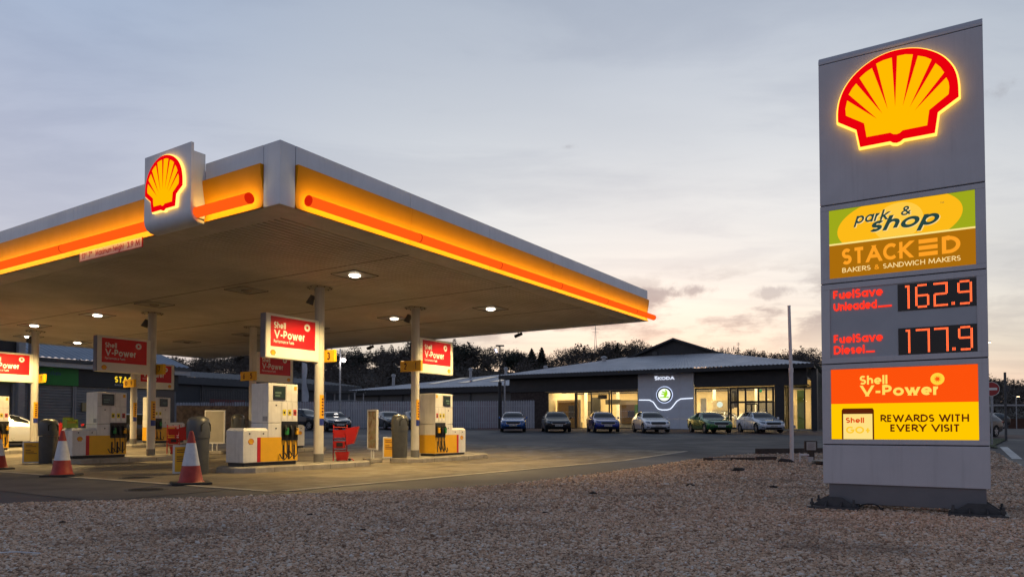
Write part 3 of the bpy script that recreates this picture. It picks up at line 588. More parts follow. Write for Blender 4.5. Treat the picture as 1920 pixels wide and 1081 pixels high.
    cb = MB(); cb.tube([(0.42, 0.05, 0.02), (0.46, 0.03, 0.05), (0.52, 0.0, 0.07), (0.60, -0.02, 0.075), (0.66, -0.03, 0.05), (0.69, -0.035, 0.01)], 0.008, 6); cb.tube([(0.67, -0.02, 0.005), (0.71, -0.05, 0.01)], 0.025, 8); cb.tube([(0.36, 0.05, 0.02), (0.42, 0.05, 0.03)], 0.03, 8)
    cb.build('cable', BLACK, T, True)
totem()

# ------------------------------------------------------------------ canopy
CZ = 4.93; CT = 6.04; LV = 16.3; LU = 26.0
def canopy():
    K = thing('fuel_canopy', 'large flat forecourt canopy with yellow fascia and glowing orange tubes on six round columns', 'canopy', (CC.x, CC.y, 0), CANRZ)
    # ribbed soffit: real ribs running with the long side facing the road
    m = MB(); ys = []; y = 0.55; prof = []
    while y < LU-0.55:
        prof += [(y, 0.0), (y+0.11, 0.0), (y+0.12, 0.035), (y+0.155, 0.035)]; y += 0.165
    vs = []; n = len(prof)
    for x in (0.55, LV-0.55): vs += [(x, a, CZ+0.003+b) for a, b in prof]
    m.add(vs, [(i, n+i, n+i+1, i+1) for i in range(n-1)])
    SOF = mat('soffit_cream', (0.54, 0.49, 0.42), 0.5, var=0.22, vscale=0.5)
    m.build('soffit', SOF, K)
    mb = MB(); b = 0.56
    mb.box(0.0, b, 0.0, LU, CZ, CZ+0.08).box(LV-b, LV, 0.0, LU, CZ, CZ+0.08).box(b, LV-b, 0.0, b, CZ, CZ+0.08).box(b, LV-b, LU-b, LU, CZ, CZ+0.08)
    mb.build('soffit_border', mat('soffit_border', (0.50, 0.46, 0.41), 0.45, var=0.12), K)
    sj = MB()
    for x in (4.0, 8.2, 12.3): sj.box(x-0.012, x+0.012, 0.56, LU-0.56, CZ-0.004, CZ+0.003)
    sj.build('soffit_joint', mat('soffit_joint', (0.10, 0.09, 0.08), 0.6), K)
    MB().box(0.05, LV-0.05, 0.05, LU-0.05, CZ+0.09, CT-0.10).build('roof_deck', mat('roof_deck', (0.2, 0.2, 0.2), 0.8), K)
    # plain white fascia on the two far sides, corner post in front
    mb = MB(); mb.box(LV-0.04, LV, 0.04, LU, CZ+0.081, CT); mb.box(0.04, LV-0.05, LU-0.04, LU, CZ+0.081, CT); mb.build('fascia', FASC, K)
    cp = MB(); cp.box(-0.02, 0.31, -0.02, 0.41, CZ+0.0, CT, 0.006); cp.build('corner_panel', FASC, K)
    up = CT; mid = 5.70
    # the curved yellow panel profile: (distance out, height)
    PR = [(0.085, mid), (0.083, mid-0.06), (0.072, mid-0.16), (0.052, mid-0.28), (0.030, mid-0.40), (0.014, mid-0.52), (0.010, mid-0.62), (0.018, mid-0.70), (0.05, CZ+0.015), (0.06, CZ-0.005)]
    def face(axis, spans, tubes):
        # axis 'v': the side along v (out = -u); axis 'u': the side along u (out = -v)
        P = (lambda t, out, z: (t, -out, z)) if axis == 'v' else (lambda t, out, z: (-out, t, z))
        for a, b_ in spans:
            g = 0.004; a2, b2 = a+g, b_-g
            w = MB(); q = [P(a2, 0.02, mid+0.004), P(b2, 0.02, mid+0.004), P(b2, 0.02, up), P(a2, 0.02, up), P(a2, -0.10, mid+0.004), P(b2, -0.10, mid+0.004), P(b2, -0.10, up), P(a2, -0.10, up)]
            w.add(q, [(0,1,2,3), (4,7,6,5), (3,2,6,7), (0,4,5,1), (0,3,7,4), (1,5,6,2)]); w.build('fascia', FASC, K)
            yp = MB(); n = len(PR); vs = [P(t, o_, z) for t in (a2, b2) for o_, z in PR] + [P(t, 0.0, z) for t in (a2, b2) for z in (mid, CZ-0.005)]
            fs = [(i, i+1, n+i+1, n+i) for i in range(n-1)]; fs += [tuple(range(n))+(2*n+1, 2*n), tuple(range(n, 2*n))+(2*n+3, 2*n+2), (0, n, 2*n+2, 2*n)]
            yp.add(vs, fs); yp.build('yellow_fascia', FASCIAY, K, True)
        for a, b_ in tubes:
            zc = CZ+0.130; oc = 0.225; r = 0.094
            def arc(a0, a1, ns, rr=r): return [P(t, oc+rr*math.cos(R(a0+(a1-a0)*i/(ns-1))), zc+rr*math.sin(R(a0+(a1-a0)*i/(ns-1)))) for t in (a+0.012, b_-0.012) for i in range(ns)]
            ns = 15; lb = MB().add(arc(-116, 80, ns), [(i, i+1, ns+i+1, ns+i) for i in range(ns-1)]).build('light_tube', emat('tube_orange_red', (1.0, 0.105, 0.007), 1.05), K, True)
            ns = 9; MB().add(arc(80, 244, ns), [(i, i+1, ns+i+1, ns+i) for i in range(ns-1)]).build('lamp_strip', emat('tube_lamp_strip', (1.0, 0.70, 0.15), 7.0), lb, True)
            for t0, t1 in ((a-0.006, a+0.011), (b_-0.011, b_+0.006)):
                vs = [P(t, oc+(r+0.004)*math.cos(2*math.pi*i/16), zc+(r+0.004)*math.sin(2*math.pi*i/16)) for t in (t0, t1) for i in range(16)]
                MB().add(vs, [(i, (i+1) % 16, 16+(i+1) % 16, 16+i) for i in range(16)]+[tuple(range(16)), tuple(range(31, 15, -1))]).build('end_cap', emat('tube_end_red', (0.85, 0.02, 0.003), 0.75), lb)
    sp = [0.32, 3.36, 6.30, 9.35, 12.35, 14.6, LV]
    tb = [0.43, 3.40, 6.42, 9.45, 12.4, 14.7, LV+0.06]
    face('v', list(zip(sp[:-1], sp[1:])), list(zip(tb[:-1], tb[1:])))
    sp = [0.42, 2.10]; tb = [0.62, 2.14]
    face('u', [(0.42, 2.10)], [(0.52, 2.06)])
    s2 = [3.48, 7.0, 10.7, 14.5, 18.3, 22.1, LU]; face('u', list(zip(s2[:-1], s2[1:])), list(zip([3.52]+s2[1:-1], s2[1:-1]+[LU-0.2])))
    # emblem board on the road face: a thick plate whose foot curls back under the soffit edge
    pr = [(-0.36, 6.34), (-0.36, 5.10), (-0.345, 5.01), (-0.30, 4.93), (-0.22, 4.885), (-0.08, 4.875)]; t = 0.055
    inn = [(-0.08, 4.93), (-0.21, 4.94), (-0.265, 4.975), (-0.30, 5.03), (-0.305, 5.10), (-0.305, 6.34)]
    pts = pr+inn; n = len(pts)
    bd = MB().add([(x, y, z) for y in (2.03, 3.55) for x, z in pts], [tuple(range(n-1, -1, -1)), tuple(range(n, 2*n))]+[(i, (i+1) % n, n+(i+1) % n, n+i) for i in range(n)]).build('emblem_board', FASC, K, True)
    MB().box(-0.304, -0.02, 2.10, 3.48, 4.99, 6.22, 0.005).build('board_box', FASC, bd)
    k = 0.60; ey = (0, -1, 0); c0 = (-0.44, 2.79, 5.685)
    MB().poly(scaled(PECT_R, k), c0, ey, (0, 0, 1), 0.02).build('emblem', emat('emblem_red', (0.8, 0, 0), 1), bd)
    MB().poly(grow(scaled(PECT_R, k), 0.02), (-0.418, 2.79, 5.685), ey, (0, 0, 1), 0.045).build('emblem_glow_edge', emat('emblem_edge_small', (1.0, 0.55, 0.12), 2.2), bd)
    MB().poly(scaled(PECT_Y, k), (-0.443, 2.79, 5.685), ey, (0, 0, 1)).build('emblem_shell', emat('emblem_yellow', (1, .4, 0), 1), bd)
    # columns
    for u in (5.1, 13.2, 21.4):
        for v in (5.5, 9.5):
            g = W(v, u)[2]+0.12
            c = MB().tube([(v, u, g), (v, u, CZ)], 0.132, 24).build('column', COLUMN, K, True)
            MB().tube([(v, u, g), (v, u, g+0.26)], 0.137, 24).build('column_shoe', mat('shoe_grey', (0.16, 0.16, 0.155), 0.6), c, True)
            mb = MB(); mb.tube([(v, u, CZ-0.012), (v, u, CZ-0.002)], 0.36, 24)
            mb.build('column_collar', mat('collar_cream', (0.33, 0.30, 0.25), 0.5), c)
            bt = MB()
            for i in range(10): a = i*math.pi/5; bt.tube([(v+0.31*math.cos(a), u+0.31*math.sin(a), CZ-0.035), (v+0.31*math.cos(a), u+0.31*math.sin(a), CZ-0.012)], 0.018, 6)
            bt.build('collar_bolts', DARKSTEEL, c)
            def sticker(name, z0, z1, a0, a1, m, r=0.135):
                s = MB(); vs = [(v+r*math.cos(R(a0+(a1-a0)*i/8)), u+r*math.sin(R(a0+(a1-a0)*i/8)), z) for i in range(9) for z in (z0, z1)]
                s.add(vs, [(2*i, 2*i+2, 2*i+3, 2*i+1) for i in range(8)]); return s.build(name, m, c)
            sticker('yellow_sticker', g+1.22, g+1.86, -125, -40, YELLOW)
            for i in range(6): sticker('sticker_marks', g+1.30+i*0.085, g+1.345+i*0.085, -100, -68, INK, 0.1365)
            sticker('blue_sticker', g+1.03, g+1.22, -125, -40, BLUE)
            # down pipe / cable conduit on the far side of the shaft
canopy()

# lamps under the canopy
LAMPCASE = mat('lamp_case', (0.30, 0.28, 0.25), 0.45)
def canopy_lamps():
    on = [(4.8, 3.06), (10.85, 3.1), (10.7, 7.1), (4.65, 15.06), (4.67, 19.6), (8.3, 23.9), (6.1, 23.4)]
    off = [(4.6, 7.06), (4.5, 11.4), (10.8, 11.3), (10.7, 15.2), (10.8, 19.5)]
    names = {(4.8, 3.06): 'lit downlight in the canopy soffit, nearest the emblem corner', (10.85, 3.1): 'lit downlight in the soffit, nearest the glowing long edge tubes at the showroom end', (10.7, 7.1): 'lit downlight just behind the column marked two and one',
             (4.65, 15.06): 'lit downlight beyond the column marked seven', (4.67, 19.6): 'lit downlight in front of the column marked eleven', (8.3, 23.9): 'lit downlight above the grey shop roof end of the canopy', (6.1, 23.4): 'small lit downlight close behind the column marked eleven',
             (4.6, 7.06): 'unlit square downlight between the columns marked three and seven', (4.5, 11.4): 'unlit square downlight beside the column marked seven', (10.8, 11.3): 'unlit downlight near the column marked six and five', (10.7, 15.2): 'unlit downlight past the column marked six and five', (10.8, 19.5): 'unlit downlight near the column marked ten and nine'}
    for i, (v, u) in enumerate(on+off):
        lit = i < len(on)
        t = thing('canopy_downlight', names[(v, u)], 'ceiling lamp', W(v, u, CZ), CANRZ, 'downlights set in the canopy soffit')
        MB().box(-0.40, 0.40, -0.40, 0.40, -0.022, 0.0, 0.005).build('housing', LAMPCASE, t)
        mb = MB(); mb.box(-0.41, 0.41, 0.401, 0.42, -0.03, 0.0).box(0.401, 0.42, -0.41, 0.42, -0.03, 0.0); mb.build('gasket', BLACK, t)
        if lit:
            MB().lathe([(0.14, -0.024), (0.135, -0.045), (0.09, -0.065), (0.03, -0.07)], 20).build('lens', emat('lamp_lens', (1.0, 0.86, 0.66), 14.0), t, True)
            ld = bpy.data.lights.new('lamp_light', 'SPOT'); ld.energy = 1500; ld.color = (1.0, 0.69, 0.28); ld.spot_size = R(136); ld.spot_blend = 0.5; ld.shadow_soft_size = 0.15
            lo = bpy.data.objects.new('lamp_light', ld); COL.objects.link(lo); lo.parent = t; lo.location = (0, 0, -0.10)
        else: MB().lathe([(0.14, -0.024), (0.135, -0.045), (0.09, -0.065), (0.03, -0.07)], 20).build('lens', mat('dead_lens', (0.25, 0.23, 0.2), 0.2), t, True)
canopy_lamps()

# cameras, height sign
def small_canopy_things():
    lab = {0: 'small black camera hanging from the far soffit edge, nearest the orange tube end', 1: 'small black camera on the far soffit edge behind the sign on column three', 2: 'small dark camera at the far end of the soffit edge, by the shop roof'}
    for i, (v, u) in enumerate(((16.1, 5.4), (16.1, 13.5), (16.1, 22.9))):
        t = thing('security_camera', lab[i], 'camera', W(v, u, CZ), CANRZ+R(150), 'cameras under the canopy')
        MB().tube([(0, 0, 0), (0, 0, -0.10)], 0.02, 8).build('bracket', BLACK, t); MB().tube([(-0.16, 0, -0.07), (0.14, 0, -0.20)], 0.065, 12).build('housing', BLACK, t, True)
    for (v, u), nm in (((5.5, 5.1), 'three'), ((9.5, 5.1), 'two and one'), ((5.5, 13.2), 'seven'), ((5.5, 21.4), 'eleven')):
        t = thing('flood_speaker', f'small dark horn speaker bracketed to the top of the column marked {nm}', 'speaker', W(v, u, 4.62), CANRZ+R(115), 'horn speakers at the column tops')
        MB().tube([(0.10, 0, 0.0), (0.22, 0, 0.02)], 0.02, 6).build('bracket', DARKSTEEL, t)
        MB().tube([(0.20, 0, 0.10), (0.24, 0, 0.0), (0.30, 0, -0.14)], [0.06, 0.08, 0.11], 12).build('horn', mat('horn_grey', (0.10, 0.095, 0.085), 0.5), t, True)
    t = thing('height_sign', 'long white maximum height sign, tinted pink for the red tube glow, hanging under the fascia beside the emblem board', 'sign', W(-0.10, 0, 0), CANRZ)
    a, b, z0, z1 = 4.08, 6.52, 4.74, 4.925
    MB().box(0.0, 0.02, a, b, z0, z1).build('board', mat('height_board_glow_tint', (0.80, 0.52, 0.47), 0.5), t)  # white board; the red glow of the tubes is put into its colour
    mb = MB(); o = (-0.003, 0, 0); ey = (0, -1, 0)
    write(mb, "12' 7\"", -6.46, -6.0, z0+0.03, 0.13, o, ey, (0, 0, 1), 0.025); write(mb, 'Maximum height', -5.86, -4.74, z0+0.03, 0.13, o, ey, (0, 0, 1), 0.025); write(mb, '3.9 M', -4.62, -4.14, z0+0.03, 0.13, o, ey, (0, 0, 1), 0.03)
    mb.build('lettering', RED, t)
    mb = MB(); mb.box(-0.002, 0.022, a-0.012, a, z0-0.012, z1).box(-0.002, 0.022, b, b+0.012, z0-0.012, z1).box(-0.002, 0.022, a, b, z0-0.012, z0); mb.build('frame', RED, t)
small_canopy_things()

# ------------------------------------------------------------------ islands, pumps, brand signs, numbers
GRADE_Y = mat('grade_yellow', (0.75, 0.62, 0.03), 0.4); GRADE_R = mat('grade_red', (0.5, 0.05, 0.04), 0.4); GREEN = mat('nozzle_green', (0.02, 0.22, 0.05), 0.35)
def islands():
    nm = {(0, 5.1): 'pale kerbed pump island under the column marked three', (1, 5.1): 'pale kerbed pump island under the column marked two and one', (0, 13.2): 'kerbed pump island under the column marked seven', (1, 13.2): 'kerbed pump island under the column marked six and five', (0, 21.4): 'kerbed pump island under the column marked eleven', (1, 21.4): 'kerbed pump island under the column marked ten and nine'}
    for u in (5.1, 13.2, 21.4):
        for k, (a, b) in enumerate(((2.6, 7.1), (8.75, 12.9))):
            g0 = W((a+b)/2, u)
            t = thing('pump_island', nm[(k, u)], 'kerb', (g0[0], g0[1], g0[2]), CANRZ, 'raised pump islands')
            L = (b-a)/2; w = 0.68; c = 0.34
            out = [(-L, -w+c), (-L+c, -w), (L-c, -w), (L, -w+c), (L, w-c), (L-c, w), (-L+c, w), (-L, w-c)]
            mb = MB(); n = 8; sl = 0.03
            def zz(x, y): return gz(g0[1]+x*VV.y+y*UU.y)-g0[2]
            lo = [(x, y, -0.25) for x, y in out]; md = [(x, y, zz(x, y)+0.125) for x, y in out]; hi = [(x*(1-sl/L), y*(1-sl/w), zz(x, y)+0.15) for x, y in out]
            mb.add(lo+md+hi, [(i, (i+1) % n, n+(i+1) % n, n+i) for i in range(n)]+[(n+i, n+(i+1) % n, 2*n+(i+1) % n, 2*n+i) for i in range(n)])
            mb.build('kerb', CONCRETE, t)
            top = MB().add([(x*0.999, y*0.999, z+0.001) for x, y, z in hi], [tuple(range(n))]); top.build('island_top', mat('island_paving', (0.22, 0.205, 0.175), 0.85, var=0.35, vscale=3, bump=0.3), t)
            jt = MB()
            for x in np.arange(-L+0.9, L-0.5, 0.9): jt.box(x-0.006, x+0.006, -w-0.003, -w+0.02, -0.1, 0.125)
            jt.build('kerb_joints', mat('joint_dark', (0.09, 0.08, 0.07), 0.9), t)
islands()

def make_pump(label):
    """local x: towards the tall half, from the low tank end at -0.80; the shown face looks along -y"""
    t = thing('fuel_pump', label, 'fuel pump', (0, 0, 0), 0, 'white and yellow fuel pumps')
    y0, y1 = -0.33, 0.33
    MB().box(-0.76, 0.82, y0+0.03, y1-0.03, 0.0, 0.09).build('plinth', BLACK, t)
    # tall cabinet and low cabinet
    MB().box(-0.08, 0.84, y0, y1, 0.09, 1.05, 0.012).box(-0.08, 0.84, y0, y1, 1.056, 2.05, 0.018).build('cabinet', PUMPW, t)
    lo = MB(); lo.box(-0.80, -0.085, y0, y1, 0.09, 0.86, 0.012)
    lo.add([(-0.80, y0, 0.862), (-0.085, y0, 0.862), (-0.085, y1, 0.862), (-0.80, y1, 0.862), (-0.74, y0+0.06, 0.93), (-0.085, y0+0.06, 0.93), (-0.085, y1-0.06, 0.93), (-0.74, y1-0.06, 0.93)], [(0,1,5,4), (1,2,6,5), (2,3,7,6), (3,0,4,7), (4,5,6,7)])
    lo.build('side_cabinet', PUMPW, t)
    for s in (-1, 1):
        y = s*0.333; yn = s*0.336
        def pl(x0, x1, z0, z1, m, name, dy=0.0, th=0.006, parent=t):
            ya = s*(0.3305+dy); yb = s*(0.3305+dy+th); return MB().box(x0, x1, min(ya, yb), max(ya, yb), z0, z1).build(name, m, parent)
        pl(-0.30, 0.838, 0.10, 0.70, YELLOW, 'yellow_skirt')
        pl(-0.40, -0.302, 0.10, 0.70, RED, 'red_stripe')
        hb = pl(0.33, 0.835, 0.62, 1.10, BLACK, 'nozzle_holster', 0.0, 0.02)
        scr = pl(0.06, 0.44, 1.64, 1.99, mat('screen_frame', (0.02, 0.022, 0.022), 0.4), 'display', 0.0, 0.014)
        pl(0.09, 0.41, 1.68, 1.95, mat('screen_glass', (0.012, 0.030, 0.022), 0.08), 'screen', 0.014, 0.003, scr)
        pl(0.11, 0.30, 1.79, 1.84, mat('screen_digits', (0.10, 0.16, 0.12), 0.2), 'screen_digits', 0.017, 0.002, scr); pl(0.11, 0.26, 1.72, 1.76, mat('screen_digits', (0.10, 0.16, 0.12), 0.2), 'screen_digits', 0.017, 0.002, scr)
        pl(0.72, 0.80, 1.90, 2.00, YELLOW, 'number_plate')
        seam = mat('pump_seam', (0.16, 0.155, 0.15), 0.6)
        mb = MB()
        for x0, x1, z0, z1 in ((0.475, 0.480, 1.60, 2.04), (-0.07, 0.835, 1.605, 1.610), (0.315, 0.320, 0.72, 1.58), (0.50, 0.504, 1.12, 1.58), (0.66, 0.664, 1.12, 1.58)):
            ya, yb = sorted((s*0.3302, s*0.332)); mb.box(x0, x1, ya, yb, z0, z1)
        mb.build('panel_seams', seam, t)
        mb = MB()
        for x, z in ((-0.62, 0.79), (-0.22, 0.79), (0.16, 1.50), (0.16, 0.92)): mb.tube([(x, s*0.328, z), (x, s*0.338, z)], 0.020, 8)
        mb.build('locks', BLACK, t)
        for i, (x, m) in enumerate(((0.345, GRADE_Y), (0.515, GRADE_Y), (0.68, GRADE_R))):
            g = pl(x+0.015, x+0.115, 1.17, 1.40, PRINTWHITE, 'grade_label', 0.0, 0.004); pl(x+0.015, x+0.115, 1.25, 1.40, m, 'grade_colour', 0.004, 0.002, g); pl(x+0.04, x+0.09, 1.29, 1.35, BLACKINK, 'grade_mark', 0.006, 0.002, g)
        for x in (0.36, 0.53, 0.70):
            pl(x, x+0.05, 0.14, 0.50, BLACK, 'hose_slot', 0.006, 0.006)
        for i, x in enumerate((0.42, 0.58, 0.74)):
            q = MB(); yo = s*0.39
            q.tube([(x+0.03, s*0.345, 0.99), (x-0.01, s*0.40, 0.97), (x-0.02, s*0.43, 0.90), (x+0.01, s*0.41, 0.78), (x+0.02, s*0.39, 0.70)], [0.018, 0.03, 0.034, 0.032, 0.026], 8)
            nz = q.build('nozzle', BLACK, t, True)
            cv = MB(); cv.box(x-0.035, x+0.045, min(s*0.385, s*0.455), max(s*0.385, s*0.455), 0.76, 0.93, 0.012); cv.build('nozzle_guard', (GREEN, BLACK, YELLOW)[i], nz)
            h = MB(); sag = 0.16+0.03*i
            h.tube([(x+0.02, s*0.39, 0.70), (x+0.025, s*0.40, 0.55), (x+0.02, s*0.42, 0.36), (x+0.0, s*0.44, sag+0.05), (x-0.06, s*0.43, sag-0.02), (x-0.14, s*0.41, sag+0.02), (x-0.17, s*0.36, sag+0.12)], 0.014, 7)
            h.build('hose', BLACK, nz, True)
        em = MB().poly(scaled(PECT_R, 0.085), (-0.58, s*0.334, 0.60), (-s*-1*1.0 if False else (1.0 if s < 0 else -1.0), 0, 0), (0, 0, 1)).build('emblem', RED, t)
        MB().poly(scaled(PECT_Y, 0.09), (-0.58, s*0.336, 0.60), (1.0 if s < 0 else -1.0, 0, 0), (0, 0, 1)).build('emblem_shell', YELLOW, em)
    MB().box(-0.0845, -0.08, -0.30, -0.12, 1.10, 1.22).build('vent_plate', mat('vent_grey', (0.3, 0.3, 0.31), 0.5), t)
    MB().box(0.8405, 0.845, -0.33, 0.33, 0.10, 0.70).build('yellow_end', YELLOW, t)
    return t
def make_brand_sign(label):
    """local x runs away from the column, from 0 (column) to 1.75; faces look along -y and +y"""
    t = thing('brand_sign', label, 'sign', (0, 0, 0), 0, 'red and white fuel signs on the columns')
    MB().box(0.10, 1.84, -0.10, 0.10, 2.86, 4.00, 0.035).build('case', mat('sign_case_white', (0.78, 0.75, 0.66), 0.4, var=0.05), t)
    MB().box(0.0, 0.12, -0.085, 0.085, 2.92, 3.94).build('bracket', COLUMN, t)
    mb = MB()
    for z in np.arange(3.0, 3.95, 0.17): mb.tube([(0.16, -0.104, z), (0.16, -0.098, z)], 0.012, 6)
    mb.build('rivets', DARKSTEEL, t)
    MB().box(1.842, 1.86, -0.095, 0.095, 2.87, 3.99).build('edge_strip', mat('edge_grey', (0.20, 0.20, 0.24), 0.5), t)
    return t
def face_sign(t, flip):
    """printing: flip tells whether the text on the -y face reads towards the column"""
    RED_S = mat('sign_red', (0.62, 0.008, 0.012), 0.4, var=0.03)
    for s in (-1, 1):
        yy = s*0.102; ex = (1, 0, 0) if s < 0 else (-1, 0, 0)
        X0, X1 = 0.24, 1.70
        f = MB().poly(rect(X0, X1, 3.16, 3.93) if s < 0 else rect(-X1, -X0, 3.16, 3.93), (0, yy, 0), ex, (0, 0, 1)).build('red_field', RED_S, t)
        a = X0 if s < 0 else -X1
        o = (0, yy+s*0.003, 0); mb = MB()
        write(mb, 'Shell', a+0.10, a+0.47, 3.63, 0.165, o, ex, (0, 0, 1), 0.028); write(mb, 'V-Power', a+0.10, a+1.09, 3.375, 0.215, o, ex, (0, 0, 1), 0.030); write(mb, 'Performance Fuels', a+0.10, a+0.74, 3.255, 0.082, o, ex, (0, 0, 1), 0.012)
        mb.build('lettering', PRINTWHITE, f)
        d = MB().poly(disc(a+1.18, 3.75, 0.10), o, ex, (0, 0, 1)).build('sun_emblem', PRINTWHITE, f)
        MB().poly(disc(a+1.18, 3.75, 0.038), (0, yy+s*0.005, 0), ex, (0, 0, 1)).build('sun_star', RED_S, d)
        ecx = (X0+0.07) if flip else (X1-0.08)
        if s > 0: ecx = -ecx
        em = MB().poly(scaled(PECT_R, 0.085), (ecx*ex[0], yy, 3.0), ex, (0, 0, 1)).build('emblem', RED_S, t)
        MB().poly(scaled(PECT_Y, 0.088), (ecx*ex[0], yy+s*0.003, 3.0), ex, (0, 0, 1)).build('emblem_shell', YELLOW, em)
def make_numbers(even, odd, label, side):
    """a flat yellow box across the shaft, numbered on both faces; side +1 stands beyond the shaft, -1 before it"""
    t = thing('pump_number', label, 'number sign', (0, 0, 0), 0, 'yellow pump numbers on the columns')
    x0, x1 = (0.138, 0.235) if side > 0 else (-0.235, -0.138); z0, z1 = 2.88, 3.22
    b = MB().box(x0, x1, -0.43, 0.43, z0, z1, 0.012).build('plate', mat('number_yellow', (0.80, 0.45, 0.01), 0.4, var=0.04), t)
    for fx, d in ((x0-0.003, -1), (x1+0.003, 1)):
        for n, c in ((even, -0.215*-d*-1), (odd, 0.215*-d*-1)):
            # on the road face the even number is on the left
            ex = (0, d, 0); cc = (-0.215 if n == even else 0.215) if d < 0 else (0.215 if n == even else -0.215); w = {1: 0.10, 2: 0.19}[len(n)]
            w = 0.05 if n == '1' else (0.12 if n == '11' else w)
            mb = MB(); write(mb, n, cc-w*0.6, cc+w*0.6, z0+0.06, 0.22, (fx, 0, 0), ex, (0, 0, 1), 0.035); mb.build('lettering', INK, b)
    return t
def pump_row():
    rows = [(5.1, 'three'), (13.2, 'seven'), (21.4, 'eleven')]
    far = ['two and one', 'six and five', 'ten and nine']
    pl = {0: ['white and yellow fuel pump in front of the column marked three', 'white and yellow fuel pump beside the column marked two and one'], 1: ['dimly lit fuel pump in front of the column marked seven', 'fuel pump mostly hidden behind the pump at column three'], 2: ['fuel pump cut by the picture edge at the column marked eleven', 'small far fuel pump beyond the column marked ten and nine']}
    sl = {0: ['bright red and white sign bolted to the column marked three', 'red and white sign on the column marked two and one'], 1: ['dim red and white sign on the column marked seven', 'dim red sign on the column marked six and five, half behind the bright sign'], 2: ['red and white sign on the column marked eleven, cut by the picture edge', 'dim red sign on the column marked ten and nine, behind the column marked seven']}
    p0 = make_pump(pl[0][0]); s0 = make_brand_sign(sl[0][0]); s1 = make_brand_sign(sl[0][1]); face_sign(s0, False); face_sign(s1, False)
    nums = [[('4', '3'), ('2', '1')], [('8', '7'), ('6', '5')], [('12', '11'), ('10', '9')]]
    for i, (u, w) in enumerate(rows):
        a = W(3.65, u); loc = (a[0], a[1], a[2]+0.15)
        if i == 0: p0.location = loc; p0.rotation_euler = (0, 0, CANRZ)
        else: dup(p0, loc, CANRZ, pl[i][0])
        a = W(10.95, u); dup(p0, (a[0], a[1], a[2]+0.15), CANRZ+math.pi, pl[i][1])
        # signs: the near one runs towards the road, the far one away from it
        b = W(5.5, u, 0); 
        if i == 0: s0.location = b; s0.rotation_euler = (0, 0, CANRZ+math.pi)
        else: dup(s0, b, CANRZ+math.pi, sl[i][0])
        b = W(9.5, u, 0)
        if i == 0: s1.location = b; s1.rotation_euler = (0, 0, CANRZ)
        else: dup(s1, b, CANRZ, sl[i][1])
        n = make_numbers(nums[i][0][0], nums[i][0][1], f'yellow number plate reading {nums[i][0][1]} behind its column', 1); n.location = W(5.5, u, 0); n.rotation_euler = (0, 0, CANRZ)
        n = make_numbers(nums[i][1][0], nums[i][1][1], f'yellow number plate reading {nums[i][1][0]} and {nums[i][1][1]} across its column', -1); n.location = W(9.5, u, 0); n.rotation_euler = (0, 0, CANRZ)
pump_row()

# ------------------------------------------------------------------ forecourt furniture
CONE_O = mat('cone_orange', (0.36, 0.030, 0.018), 0.55, var=0.3, vscale=6); CONE_W = mat('cone_white', (0.62, 0.63, 0.66), 0.5, var=0.15, vscale=8)
def cones():
    def make(label):
        t = thing('traffic_cone', label, 'traffic cone', (0, 0, 0), 0, 'red and white traffic cones')
        MB().box(-0.35, 0.35, -0.35, 0.35, 0.0, 0.05, 0.02).build('base', mat('cone_rubber', (0.02, 0.019, 0.018), 0.7), t)
        MB().lathe([(0.245, 0.05), (0.215, 0.075), (0.160, 0.36)], 24).build('lower_sleeve', CONE_O, t, True)
        MB().lathe([(0.161, 0.36), (0.083, 0.79)], 24).build('white_band', CONE_W, t, True)
        MB().lathe([(0.082, 0.79), (0.042, 0.985), (0.034, 1.01), (0.02, 1.02)], 24).build('tip', CONE_O, t, True)
        return t
    c = make('traffic cone in front of the grey bin by the column marked three'); c.location = (-6.15, 13.85, 0); c.rotation_euler = (0, 0, 0.5)
    dup(c, (-10.05, 16.15, 0), 0.3, 'traffic cone before the dark bin and the pump at column seven'); dup(c, (-13.45, 18.9, 0), 0.7, 'traffic cone cut off by the picture edge')
cones()
